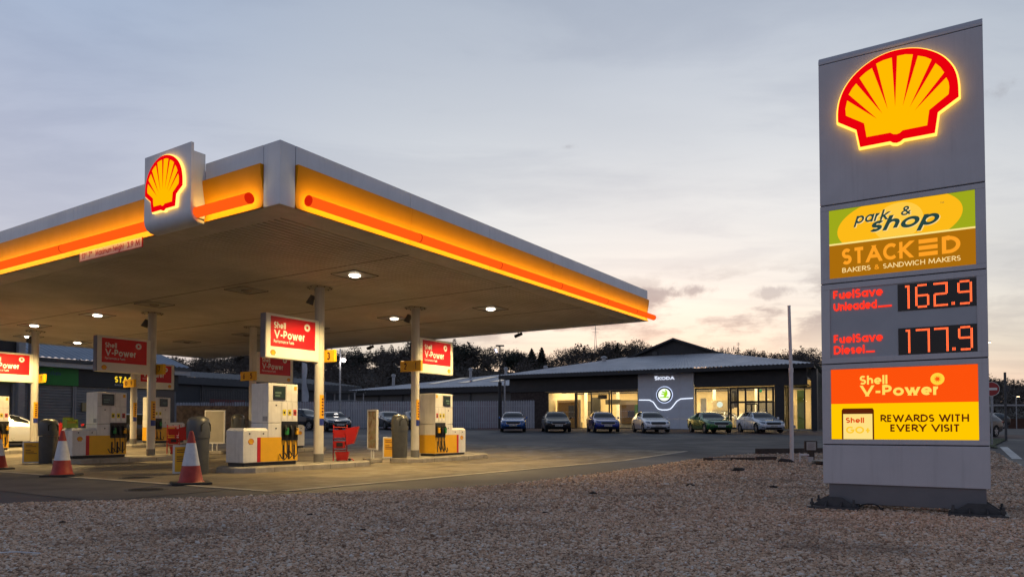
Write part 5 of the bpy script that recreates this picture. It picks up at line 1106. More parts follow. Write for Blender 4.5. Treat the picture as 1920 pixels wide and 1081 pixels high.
def showroom():
    k = 1.08; rz = math.atan2(0.478, -0.878); g = 0.86
    T = thing('car_showroom', 'dark car showroom with lit windows, hipped grey roof and glowing round emblem', 'building', (20.7*k, 50*k, 0), rz)
    Z = lambda z: 1.07+(z-1.07)*k
    X = lambda t: t*k
    B = 0.0; fy = -X(1.0)          # facade plane set back under the eaves
    W_ = X(24.45); e = Z(5.56)
    # ground slab of the building
    MB().box(-0.1, W_+0.4, -W_, fy+0.15, 0.2, 1.0).build('floor_slab', CONCRETE, T)
    # hipped roof: four ribbed slopes up to a square, with a gabled cap
    hb = X(8.2); zt = Z(7.45)
    roof = corrugated(-0.3, W_+0.3, 0.3, e, -hb, zt, 0.30, 0.05, (hb, W_-hb)).build('roof', ROOFGREY, T)
    mb = MB(); mb.add([(-0.3, 0.3, e), (-0.3, -W_, e), (hb, -W_+hb, zt), (hb, -hb, zt)], [(0, 1, 2, 3)]); mb.add([(W_+0.3, 0.3, e), (W_+0.3, -W_, e), (W_-hb, -W_+hb, zt), (W_-hb, -hb, zt)], [(3, 2, 1, 0)]); mb.build('roof_slopes', ROOFGREY, roof)
    pk = Z(8.80); a, b = X(8.0), X(15.7); m = (a+b)/2
    MB().poly([(a, zt-0.25), (b, zt-0.25), (b, zt), (m, pk), (a, zt)], (0, -hb+0.02, 0), (1, 0, 0), (0, 0, 1)).build('gable_wall', DARKCLAD, T)
    gw = MB(); gw.poly([(-x, z) for x, z in [(a, zt-0.25), (b, zt-0.25), (b, zt), (m, pk), (a, zt)]], (0, -hb+0.03, 0), (-1, 0, 0), (0, 0, 1), 0.2).build('gable_cladding', DARKCLAD, T)
    mb = MB(); o = 0.5
    mb.add([(a-o, -hb+0.6, zt-0.10), (m, -hb+0.6, pk+0.12), (m, -W_+hb, pk+0.12), (a-o, -W_+hb, zt-0.10), (b+o, -hb+0.6, zt-0.10), (b+o, -W_+hb, zt-0.10)], [(0, 1, 2, 3), (1, 4, 5, 2)])
    mb.add([(a-o, -hb+0.6, zt-0.28), (m, -hb+0.6, pk-0.06), (m, -W_+hb, pk-0.06), (a-o, -W_+hb, zt-0.28), (b+o, -hb+0.6, zt-0.28), (b+o, -W_+hb, zt-0.28)], [(3, 2, 1, 0), (2, 5, 4, 1)])
    mb.add([(a-o, -hb+0.6, zt-0.10), (m, -hb+0.6, pk+0.12), (b+o, -hb+0.6, zt-0.10), (a-o, -hb+0.6, zt-0.28), (m, -hb+0.6, pk-0.06), (b+o, -hb+0.6, zt-0.28)], [(0, 3, 4, 1), (1, 4, 5, 2)])
    mb.build('gable_roof', DARKCLAD, roof)
    MB().tube([(m+1.9, -hb+0.1, zt+0.2), (m+1.9, -hb+0.16, zt+0.2)], 0.27, 16).build('gable_vent', mat('vent_dark', (0.06, 0.06, 0.062), 0.6), T)
    # eaves board and fascia band
    MB().box(-0.3, W_+0.3, 0.25, 0.33, e-0.32, e-0.03).box(-0.3, W_+0.3, fy, 0.25, e-0.30, e-0.22).build('eaves_board', DARKCLAD, T)
    MB().box(X(0.3), X(8.28), fy, fy+0.15, Z(4.16), e-0.31).box(X(12.72), X(24.3), fy, fy+0.15, Z(4.16), e-0.31).build('fascia_band', DARKCLAD, T)
    MB().box(X(12.74), X(20.9), fy-0.02, fy+0.16, Z(4.10), Z(4.155)).build('fascia_trim', mat('trim_bronze', (0.20, 0.16, 0.11), 0.4, metal=0.5), T)
    WB = gz(60)-0.1
    MB().box(X(20.75), X(24.2), fy-0.1, fy+0.02, WB, Z(4.155)).build('end_wall', BRICKDARK, T)
    MB().box(X(0.0)-0.1, X(0.0)+0.1, -W_, fy-X(1.6), 0.7, e-0.31).box(X(24.1), X(24.3), -W_, fy-0.11, 0.7, e-0.31).box(0.2, X(24.1), -W_, -W_+0.2, 0.7, e-0.31).build('wall', BRICKDARK, T)
    # emblem panel
    pz0, pz1 = 0.80, Z(5.30)
    P = MB(); xs_ = [X(8.3), X(9.4), X(11.6), X(12.68)]; zs = [pz0, Z(1.8), Z(2.62), Z(3.42), Z(4.25), pz1]
    for i in range(3):
        for j in range(5): P.box(xs_[i]+0.004, xs_[i+1]-0.004, fy-0.05, fy+0.30, zs[j]+0.004, zs[j+1]-0.004)
    panel = P.build('emblem_panel', mat('panel_blue_grey', (0.60, 0.63, 0.69), 0.45, var=0.05), T)
    yf = fy+0.305; ex = (-1, 0, 0); ez = (0, 0, 1)
    cxp = X(10.55)
    mb = MB(); write(mb, '\u0160KODA', -X(11.35), -X(9.75), Z(4.82), 0.26, (0, yf+0.02, 0), ex, ez, 0.03, depth=0.02); mb.build('lettering', emat('letter_cool_white', (0.80, 0.85, 1.0), 1.0), panel)
    cz = Z(3.66); r = X(0.60)
    MB().poly(disc(-cxp, cz, r*1.08, 40), (0, yf+0.02, 0), ex, ez, 0.015).build('emblem_halo', emat('halo_white', (0.62, 0.72, 1.0), 1.3), panel)
    rg = MB().poly(disc(-cxp, cz, r, 40), (0, yf+0.05, 0), ex, ez, 0.03).build('emblem_ring', mat('ring_black', (0.02, 0.022, 0.03), 0.3), panel)
    MB().poly(disc(-cxp, cz, r*0.80, 40), (0, yf+0.06, 0), ex, ez).build('emblem_disc', emat('disc_white', (0.92, 1.0, 0.92), 1.1), rg)
    q = r*0.78; A = [(-0.72, -0.50), (0.55, -0.50), (0.62, -0.62), (0.78, -0.42), (0.62, -0.24), (0.55, -0.34), (0.30, -0.34), (0.55, 0.1), (0.50, 0.55), (0.25, 0.85), (0.10, 0.86), (0.20, 0.45), (-0.35, 0.62), (-0.45, 0.45), (0.08, 0.22), (-0.5, 0.22), (-0.52, 0.08), (0.0, -0.05), (-0.15, -0.34), (-0.72, -0.34)]
    MB().poly([(-cxp+x*q, cz+z*q) for x, z in A], (0, yf+0.064, 0), ex, ez).build('emblem_arrow', emat('arrow_green', (0.36, 0.72, 0.02), 1.0), rg)
    pts = [(X(12.60), Z(3.30)), (X(11.75), Z(3.28)), (X(11.45), Z(3.12)), (X(11.15), Z(2.68)), (X(11.0), Z(2.56)), (X(10.75), Z(2.50)), (X(10.35), Z(2.50)), (X(10.1), Z(2.56)), (X(9.95), Z(2.70)), (X(9.6), Z(3.14)), (X(9.3), Z(3.32)), (X(8.36), Z(3.36))]
    MB().tube([(x, yf+0.012, z) for x, z in pts], 0.030, 6).build('light_line', emat('line_white', (0.78, 0.85, 1.0), 1.6), panel)
    # glazing bays
    zb, zh = Z(1.12)-0.10, Z(4.10)
    def bay(x0, x1, bars=(), rails=(), name='window', y=fy-0.05):
        f = MB(); w = 0.15 if name == 'entrance' else 0.10
        f.box(x0, x0+w, y-0.06, y+0.06, zb, zh).box(x1-w, x1, y-0.06, y+0.06, zb, zh).box(x0+w, x1-w, y-0.055, y+0.055, zh-w, zh).box(x0+w, x1-w, y-0.055, y+0.055, zb, zb+w)
        for b_ in bars: f.box(b_-w*0.45, b_+w*0.45, y-0.05, y+0.05, zb+w, zh-w)
        for r_ in rails: f.box(x0+w, x1-w, y-0.045, y+0.045, r_-w*0.5, r_+w*0.5)
        fr = f.build(name, FRAME, T)
        MB().add([(x0+w, y, zb+w), (x1-w, y, zb+w), (x1-w, y, zh-w), (x0+w, y, zh-w)], [(0, 1, 2, 3)]).build('glass', GLASS, fr)
        d = MB(); xx = x0+w+0.05
        for zz in (Z(1.95), Z(2.42)):
            xx = x0+w+0.05
            while xx < x1-w-0.1: d.box(xx, xx+0.055, y+0.002, y+0.006, zz, zz+0.05); xx += 0.15
        d.build('safety_dots', mat('dot_white', (0.75, 0.73, 0.65), 0.5), fr)
        return fr
    bay(X(18.12), X(20.72)); bay(X(15.15), X(18.08), [X(16.75)]); bay(X(12.72), X(15.05))
    bay(X(5.75), X(8.26)); 
    bay(X(2.55), X(5.70), [X(5.1), X(4.55), X(3.65), X(3.1)], [Z(3.0)], 'entrance')
    dr = MB()
    for x0 in (X(3.72), X(4.12)):
        dr.box(x0, x0+0.06, fy+0.02, fy+0.09, zb, Z(2.9)).box(x0+0.36, x0+0.42, fy+0.02, fy+0.09, zb, Z(2.9)).box(x0+0.06, x0+0.36, fy+0.02, fy+0.09, Z(2.9)-0.10, Z(2.9)).box(x0+0.06, x0+0.36, fy+0.02, fy+0.09, zb, zb+0.12)
    dr.build('door', FRAME, T)
    MB().box(X(1.85), X(2.50), fy-0.25, fy+0.12, WB-0.2, Z(4.155)).box(X(-0.35), X(0.02), fy-0.4, fy+0.35, 0.6, e-0.33).build('dark_pillar', DARKCLAD, T)
    # glazed corner set back from the facade, with its green door panel
    yc = fy-X(1.55)
    c1 = MB(); c1.box(X(0.1), X(1.82), yc-0.05, yc+0.05, zh-0.08, zh).box(X(1.74), X(1.82), yc-0.05, yc+0.05, zb-0.1, zh-0.08).box(X(0.62), X(0.70), yc-0.05, yc+0.05, zb-0.1, zh-0.08).box(X(0.1), X(0.2), yc-0.05, yc+0.05, zb-0.1, zh-0.08)
    cf = c1.build('corner_window', FRAME, T); MB().add([(X(0.2), yc, zb-0.1), (X(1.74), yc, zb-0.1), (X(1.74), yc, zh-0.08), (X(0.2), yc, zh-0.08)], [(0, 1, 2, 3)]).build('glass', GLASS, cf)
    MB().box(X(0.72), X(1.25), yc-0.6, yc-0.55, zb, Z(3.9)).build('green_panel', mat('panel_green', (0.16, 0.26, 0.02), 0.5), T)
    MB().box(X(1.80), X(1.84), yc+0.06, fy-0.26, zb-0.1, zh).build('return_wall', DARKCLAD, T)
    MB().box(X(0.35), X(1.9), yc, fy+0.14, Z(4.157), Z(4.25)).build('soffit', DARKCLAD, T)
    # interior: floor, walls, ceiling with luminous panels, displays
    yb = fy-9.5; IW = mat('interior_cream', (0.72, 0.62, 0.42), 0.7, var=0.05)
    rm = MB(); rm.box(0.3, X(22), yb-0.1, yb, 1.0, Z(4.7)); rm.box(X(20.75), X(20.85), yb, fy-0.12, 1.0, Z(4.7)); rm.box(0.25, 0.35, yb, yc-0.7, 1.0, Z(4.7)); rm.build('interior_wall', IW, T)
    MB().box(0.35, X(20.75), yb, fy-0.3, Z(4.62), Z(4.72)).build('ceiling', mat('interior_ceiling', (0.75, 0.68, 0.55), 0.8), T)
    MB().box(0.35, X(20.75), yb, fy-0.12, 1.001, 1.03).build('interior_floor', mat('interior_floor', (0.34, 0.28, 0.20), 0.25), T)
    cl = MB()
    for x in np.arange(1.4, X(20.5), 1.9):
        for y in (fy-1.5, fy-4.2, fy-7.0): cl.box(x-0.22, x+0.22, y-0.22, y+0.22, Z(4.62)-0.03, Z(4.62)-0.002)
    cl.build('ceiling_lamps', emat('interior_lamp', (1.0, 0.78, 0.42), 9.0), T)
    for x in (X(3.5), X(8.5), X(13.5), X(18.5)):
        ld = bpy.data.lights.new('interior_light', 'AREA'); ld.energy = 560; ld.size = 4.2; ld.shape = 'RECTANGLE'; ld.size_y = 6.0; ld.color = (1.0, 0.75, 0.36); lo = bpy.data.objects.new('interior_light', ld); COL.objects.link(lo); lo.parent = T; lo.location = (x, fy-4.6, Z(4.55))
    BR = mat('display_brown', (0.34, 0.20, 0.05), 0.5); GR = mat('display_green', (0.10, 0.34, 0.02), 0.5); GY = mat('interior_grey', (0.12, 0.115, 0.10), 0.6)
    def disp(name, x0, x1, y0, y1, z0, z1, m): MB().box(X(x0), X(x1), fy-y1, fy-y0, Z(z0), Z(z1), 0.01).build(name, m, T)
    disp('display_wall', 18.6, 20.4, 1.6, 1.8, 1.2, 3.3, BR); disp('display_frame', 18.4, 20.6, 1.81, 1.9, 1.05, 3.5, IW)
    disp('display_screen', 18.9, 19.4, 1.50, 1.58, 2.0, 3.0, GY); disp('display_shelf', 18.5, 20.2, 1.2, 1.55, 1.1, 1.75, BR)
    disp('partition', 16.9, 17.7, 2.5, 2.7, 1.0, 3.7, GY); disp('desk', 15.6, 17.4, 1.6, 2.4, 1.0, 1.8, IW); disp('office_chair', 16.3, 16.8, 1.0, 1.5, 1.1, 2.0, BLACK)
    disp('bulkhead', 15.3, 16.6, 3.0, 3.4, 3.1, 3.5, GY)
    disp('display_wall', 12.95, 14.7, 1.6, 1.8, 1.45, 3.0, BR); disp('green_display', 12.95, 13.5, 1.40, 1.58, 1.45, 3.0, GR); disp('display_frame', 12.8, 14.9, 1.81, 1.9, 1.05, 3.4, IW); disp('display_screen', 13.5, 14.1, 1.45, 1.58, 2.0, 2.5, BLACK)
    disp('wall_display', 6.2, 7.6, 3.0, 3.2, 1.2, 3.3, IW); disp('counter', 5.9, 7.9, 2.2, 2.9, 1.0, 1.9, IW); disp('wall_screen', 7.0, 7.5, 2.0, 2.1, 1.6, 2.2, BLACK); disp('slatted_panel', 5.85, 6.3, 2.4, 2.5, 2.6, 3.8, GY)
    WH = mat('display_white', (0.78, 0.76, 0.70), 0.5)
    for x, w, z0, z1, m in ((19.9, 1.1, 2.2, 3.6, GY), (17.0, 0.8, 1.9, 3.3, BLACK), (15.6, 1.3, 2.1, 3.5, WH), (14.2, 0.9, 2.3, 3.6, BR), (8.0, 0.9, 2.0, 3.5, BR), (5.5, 1.2, 2.2, 3.4, GY), (4.0, 1.1, 1.2, 3.0, BLACK), (2.8, 0.8, 2.0, 3.4, WH)): disp('wall_picture', x-w/2, x+w/2, 8.75, 8.82, z0, z1, m)
    for x in (4.6, 7.9, 13.2, 16.2, 19.2): disp('inner_column', x-0.11, x+0.11, 5.0, 5.25, 1.0, 4.3, WH)
    for y in (2.6, 5.6): disp('ceiling_track', 0.6, 20.5, y, y+0.10, 4.10, 4.22, BLACK)
    for x, y in ((19.5, 3.4), (14.0, 3.9), (7.2, 4.0), (3.6, 2.2)):
        disp('table', x-0.55, x+0.55, y, y+0.6, 1.62, 1.68, WH); disp('table_base', x-0.45, x-0.38, y+0.1, y+0.5, 1.0, 1.615, GY); disp('table_base', x+0.38, x+0.45, y+0.1, y+0.5, 1.0, 1.615, GY); disp('monitor', x-0.22, x+0.22, y+0.35, y+0.39, 1.72, 2.02, BLACK); disp('chair_back', x-0.2, x+0.2, y-0.5, y-0.44, 1.4, 1.95, BLACK)
    disp('white_panel', 7.75, 8.2, 1.5, 1.6, 1.1, 3.4, WH); disp('slim_screen', 6.05, 6.2, 1.1, 1.2, 1.1, 2.1, WH); disp('dark_slats', 5.80, 6.35, 3.4, 3.5, 2.7, 4.0, BLACK); disp('hanging_sign', 15.8, 16.6, 1.2, 1.25, 3.5, 3.85, GY)
    disp('back_office', 3.2, 5.4, 6.0, 6.2, 1.0, 3.2, GY); disp('desk', 2.7, 4.6, 3.0, 3.8, 1.0, 1.8, GY)
    MB().tube([(X(6.75), fy-1.6, Z(2.9)), (X(6.75), fy-1.65, Z(2.9))], 0.24, 20).build('hanging_emblem', emat('emblem_lamp', (0.9, 1.0, 0.80), 0.95), T)
    MB().box(X(3.55), X(3.80), fy-1.05, fy-1.0, Z(3.75), Z(3.95)).build('exit_sign', emat('exit_green', (0.03, 0.35, 0.10), 0.8), T)
    # roof vents and aerial
    MB().lathe([(0.20, 0.0), (0.20, 0.35), (0.32, 0.37), (0.32, 0.45), (0.18, 0.55), (0.05, 0.6)], 14, c=(X(17.5), -X(5.8), Z(6.9))).build('roof_vent', GALV, roof, True)
    ar = MB(); ax_, ay, az = X(7.0), -X(11), Z(7.9); ar.tube([(ax_, ay, az-0.3), (ax_, ay, az+0.75)], 0.02, 6)
    for i in range(3): ar.tube([(ax_-0.16, ay, az+0.5+i*0.08), (ax_+0.16, ay, az+0.5+i*0.08)], 0.010, 5)
    ar.build('aerial', DARKSTEEL, roof)
    # side of the building: second sign board with a green strip, lit
    sd = MB(); sd.box(-1.5, -0.15, fy-6.2, fy-6.0, Z(4.3), Z(5.2)); sb = sd.build('side_sign', mat('side_sign_grey', (0.25, 0.26, 0.28), 0.5), T)
    MB().box(-1.48, -0.17, fy-5.995, fy-5.97, Z(4.22), Z(4.30)).build('green_strip', emat('strip_green', (0.25, 0.9, 0.03), 1.0), sb)
    MB().box(-0.75, -0.55, fy-5.995, fy-5.97, Z(4.6), Z(4.95)).build('sign_light', emat('strip_white', (0.7, 0.8, 1.0), 1.0), sb)
showroom()

def warehouse():
    rz = math.atan2(0.478, -0.878)
    T = thing('warehouse', 'low warehouse with pale ribbed roof and dark red doors behind the steel fence', 'building', (-0.2, 70.5, 0), rz)
    L = 19.5; D_ = 22; e = 5.2
    PAN = mat('warehouse_panel', (0.115, 0.11, 0.105), 0.6, var=0.15, vscale=0.6)
    w = MB(); w.box(-3, L, -0.2, 0.0, 0.8, e-0.55); w.box(L-0.2, L, -D_, -0.21, 0.8, e-0.55); w.build('wall', PAN, T)
    MB().box(-3, L+0.4, 0.01, 0.55, e-0.55, e-0.05).build('eaves_board', DARKCLAD, T)
    roof = corrugated(-3, L+0.5, 0.7, e, -12, e+2.15, 0.4, 0.05, (-3, L-11.5)).build('roof', ROOFGREY, T)
    MB().add([(L+0.5, 0.7, e), (L+0.5, -D_, e), (L-11.5, -D_+8, e+2.15), (L-11.5, -12, e+2.15)], [(3, 2, 1, 0)]).build('roof_hip', ROOFGREY, roof)
    for x in (3.0, 7.0, 11.0):
        f = 0.30; g = 0.78; q = lambda t: (0.7-12.7*t, e+2.15*t+0.085)
        MB().add([(x, q(f)[0], q(f)[1]), (x+1.2, q(f)[0], q(f)[1]), (x+0.6, q(g)[0], q(g)[1]), (x-0.6, q(g)[0], q(g)[1])], [(0, 1, 2, 3)]).build('skylight', mat('skylight_dark', (0.03, 0.035, 0.045), 0.2), roof)
    for x, y, h in ((16.2, -2.5, 1.3), (9.5, -8.0, 1.2), (4.9, -8.0, 1.1), (0.5, -9.0, 1.0)):
        zr = e+2.15*(0.7-y)/12.7; MB().lathe([(0.16, -0.2), (0.16, h-0.25), (0.24, h-0.2), (0.24, h), (0.1, h+0.08)], 10, c=(x, y, zr)).build('roof_vent', GALV, roof, True)
    DR = mat('door_dark_red', (0.14, 0.010, 0.012), 0.5, var=0.2)
    for x0, x1 in ((1.0, 3.6), (5.2, 8.6), (13.4, 15.6), (10.9, 12.7)): MB().box(x0, x1, 0.003, 0.06, 0.9, 3.75).build('door', DR, T)
    for x in (4.5, 9.6, 13.0, 16.2): MB().tube([(x, 0.1, 0.9), (x, 0.1, e-0.56)], 0.07, 8).build('downpipe', DARKSTEEL, T)
    S_ = thing('steel_shelter', 'open steel frame shelter with pipes before the dark shed', 'shelter', (-17.6, 68, 1.05), R(-20))
    f = MB()
    for x in (0, 1.6, 3.2):
        for y in (0, 1.5): f.tube([(x, y, 0), (x, y, 3.4)], 0.06, 6)
    for z in (1.9, 2.6, 3.4): f.tube([(-0.2, 0, z), (3.4, 0, z)], 0.05, 6); f.tube([(-0.2, 1.5, z), (3.4, 1.5, z)], 0.05, 6)
    f.build('frame', GALV, S_); MB().box(-0.2, 3.4, -0.2, 1.7, 3.46, 3.5).build('roof', DARKSTEEL, S_)
warehouse()
def dark_shed():
    a = Vector((-34.0, 71.0)); b = Vector((-19.3, 90.0)); d = (b-a).normalized(); L = (b-a).length
    T = thing('dark_shed', 'long dark industrial shed beyond the timber fence', 'building', (a.x, a.y, 0), math.atan2(d.y, d.x))
    CL = mat('shed_cladding', (0.032, 0.036, 0.044), 0.6, var=0.2, vscale=0.5)
    MB().box(-22, L, 0.0, 0.3, 0.9, 5.8).box(L-0.3, L, 0.31, 20, 0.9, 5.8).build('wall', CL, T)
    MB().box(-22.3, L+0.3, -0.5, -0.05, 5.5, 6.2).build('eaves_board', mat('shed_eaves', (0.05, 0.056, 0.066), 0.5), T)
    corrugated(-22.3, L+0.3, -0.5, 6.21, 10, 7.6, 0.5, 0.05).build('roof', mat('shed_roof', (0.055, 0.06, 0.066), 0.6), T)
    DR = MATS['door_dark_red']
    for x0, x1 in ((4.5, 8.5), (10, 14), (15.5, 19.5)): MB().box(x0, x1, -0.06, -0.003, 0.9, 4.1).build('door', DR, T)
    for x in (-16, -8, 0, 3.6, 9.2, 14.8, 20.5): MB().tube([(x, -0.12, 0.9), (x, -0.12, 5.48)], 0.08, 8).build('downpipe', DARKSTEEL, T)
    MB().box(-2.0, -1.4, -0.08, -0.02, 3.9, 4.4).build('wall_light', emat('wall_light', (0.75, 0.78, 0.7), 0.5), T)
dark_shed()
def shop():
    T = thing('forecourt_shop', 'shuttered shop with green and black fascia under a blue grey ribbed roof', 'building', (CC.x, CC.y, 0), CANRZ)
    U0 = 33.0; v0, v1 = -10.0, 18.9
    WALL = mat('shop_wall_grey', (0.16, 0.165, 0.175), 0.6); SH = mat('shutter_grey', (0.20, 0.21, 0.225), 0.45, metal=0.3, var=0.1)
    MB().box(v0, v1, U0+0.25, U0+0.45, 0.0, 4.85).box(v1-0.2, v1, U0+0.46, U0+9, 0, 4.85).build('wall', WALL, T)
    corrugated(9.8, v1+0.5, U0-0.55, 4.92, U0+8, 7.6, 0.32, 0.05).build('roof', mat('shop_roof_blue', (0.22, 0.26, 0.32), 0.45, metal=0.2, var=0.12, vscale=0.7), T)
    MB().box(9.8, v1+0.5, U0-0.62, U0-0.52, 4.72, 4.905).build('gutter', DARKSTEEL, T)
    MB().box(9.8, v1+0.5, U0-0.515, U0+0.24, 4.44, 4.70).build('soffit_board', mat('soffit_white', (0.42, 0.42, 0.44), 0.5), T)
    MB().box(v0, 12.80, U0, U0+0.24, 3.47, 4.43).build('green_fascia', mat('fascia_green', (0.010, 0.20, 0.025), 0.4), T)
    df = MB().box(12.805, v1, U0, U0+0.24, 3.47, 4.43).build('black_fascia', mat('fascia_black', (0.012, 0.014, 0.018), 0.4), T)
    o = (0, U0-0.006, 0); ex = (1, 0, 0); ez = (0, 0, 1)
    mb = MB(); write(mb, 'essentials', 10.56, 11.86, 4.02, 0.22, o, ex, ez, 0.02); mb.build('lettering', mat('lettering_blue', (0.01, 0.06, 0.16), 0.4), T)
    mb = MB(); write(mb, 'STACK', 14.85, 16.25, 3.80, 0.36, o, ex, ez, 0.035); write(mb, 'D', 16.75, 17.05, 3.80, 0.36, o, ex, ez, 0.035)
    for i in range(3): mb.poly(rect(16.33, 16.68, 3.80+i*0.138, 3.885+i*0.138), o, ex, ez)
    mb.build('lettering', emat('shop_letter_yellow', (1.0, 0.66, 0.03), 1.0), df)
    mb = MB(); write(mb, 'BAKERS & SANDWICH MAKERS', 14.85, 17.05, 3.60, 0.10, o, ex, ez, 0.012); mb.build('lettering', mat('lettering_grey', (0.5, 0.5, 0.5), 0.5), df)
    for a, b in ((4.2, 8.6), (9.6, 12.55), (12.75, 16.0), (16.1, 17.3)):
        mb = MB(); z = 0.3; vs = []; n = 0
        zs = []
        while z < 3.4: zs += [(z, 0.0), (z+0.10, 0.0), (z+0.12, 0.03), (z+0.14, 0.03)]; z += 0.16
        n = len(zs); mb.add([(x, U0+0.16+d, zz) for x in (a, b) for zz, d in zs], [(i, n+i, n+i+1, i+1) for i in range(n-1)]); mb.build('shutter', SH, T)
        
        for r0, r1 in ((a-0.09, a-0.005), (b+0.005, b+0.09)): MB().box(r0, r1, U0+0.08, U0+0.24, 0.2, 3.465).build('shutter_rail', mat('rail_grey', (0.26, 0.265, 0.28), 0.5), T)
    MB().box(17.45, 18.7, U0+0.1, U0+0.2, 0.5, 3.45).build('shop_window', mat('shop_window_dark', (0.02, 0.022, 0.028), 0.1), T)
    MB().box(17.5, 18.0, U0+0.085, U0+0.098, 1.7, 2.5).build('window_poster', mat('poster_pink', (0.40, 0.18, 0.18), 0.5), T)
    MB().box(13.05, 13.35, U0+0.02, U0+0.13, 2.05, 2.55).build('wall_box', mat('box_yellow_grey', (0.35, 0.28, 0.14), 0.5), T)
    for v in (9.0, 9.55): MB().box(v, v+0.30, U0-1.8, U0-1.5, 0.1, 6.4).build('post', mat('post_grey', (0.28, 0.29, 0.32), 0.5), T)
    MB().box(v0, 9.3, U0-1.45, U0-0.1, 4.46, 6.6).build('dark_canopy', DARKCLAD, T)
shop()

# ------------------------------------------------------------------ fences
def palisade():
    T = thing('palisade_fence', 'long grey steel palisade fence in front of the warehouse', 'fence', (0, 0, 0), 0)
    P = [(-33, 66.5), (-20, 63.8), (-1.0, 61.8), (1.9, 60.6)]
    ST = mat('palisade_grey', (0.38, 0.39, 0.43), 0.5, metal=0.15, var=0.12, vscale=2)
    for a, b in zip(P[:-1], P[1:]):
        a, b = Vector(a), Vector(b); d = (b-a).normalized(); L = (b-a).length; n = Vector((-d.y, d.x)); mb = MB(); g = 1.05; k = int(L/0.155)
        for i in range(k):
            c = a+d*(i+0.5)*L/k; w = 0.062; q = [c-d*w-n*0.01, c-n*0.028, c+d*w-n*0.01]; zt = 2.28+g
            vs = [(p.x, p.y, z) for z in (g+0.04, zt) for p in q]+[(c.x, c.y, zt+0.14)]
            mb.add(vs, [(0, 1, 4, 3), (1, 2, 5, 4), (3, 4, 6), (4, 5, 6)])
        mb.build('pales', ST, T)
        rl = MB()
        for z in (0.5, 1.9):
            p, q = a+n*0.02, b+n*0.02; rl.add([(p.x, p.y, g+z), (q.x, q.y, g+z), (q.x, q.y, g+z+0.06), (p.x, p.y, g+z+0.06)], [(0, 1, 2, 3)])
        rl.build('rail', ST, T)
        for i in range(int(L/2.75)+1):
            c = a+d*i*2.75+n*0.07; MB().box(c.x-0.05, c.x+0.05, c.y-0.04, c.y+0.04, 0.9, g+2.35).build('post', ST, T)
palisade()
def timber_fence():
    T = thing('timber_fence', 'brown close boarded timber fence between the shop and the steel fence', 'fence', (0, 0, 0), 0)
    a, b = Vector((-18.6, 40.0)), Vector((-14.4, 41.5)); d = (b-a).normalized(); L = (b-a).length; n = Vector((-d.y, d.x)); k = int(L/0.125); g = gz(41)
    m = mat('fence_boards', (0.27, 0.19, 0.115), 0.85, var=0.5, vscale=5, bump=0.4)
    mb = MB()
    for i in range(k):
        c = a+d*(i+0.5)*L/k; off = 0.012 if i % 2 else 0.0; h = 1.85+random.uniform(-0.012, 0.012); p = [c-d*0.066-n*off, c+d*0.066-n*off, c+d*0.066+n*(0.02-off), c-d*0.066+n*(0.02-off)]
        mb.add([(q.x, q.y, z) for z in (g-0.1, g+h) for q in p], [(0, 1, 5, 4), (1, 2, 6, 5), (2, 3, 7, 6), (3, 0, 4, 7), (4, 5, 6, 7)])
    mb.build('boards', m, T)
    r = MB()
    for z in (0.4, 1.4): p, q = a+n*0.05, b+n*0.05; r.tube([(p.x, p.y, g+z), (q.x, q.y, g+z)], 0.04, 4)
    r.build('rail', m, T)
    T = thing('metal_railing', 'dark metal railing panel standing above the timber fence', 'railing', (0, 0, 0), 0); f = MB(); a, b = Vector((-20.3, 47)), Vector((-15.6, 47.8)); g = gz(47); d = b-a
    for i in range(46): c = a+d*i/45; f.box(c.x-0.015, c.x+0.015, c.y-0.015, c.y+0.015, g+0.1, g+3.0)
    for z in (0.3, 2.9): f.tube([(a.x, a.y, g+z), (b.x, b.y, g+z)], 0.03, 6)
    f.build('bars', DARKSTEEL, T)
timber_fence()

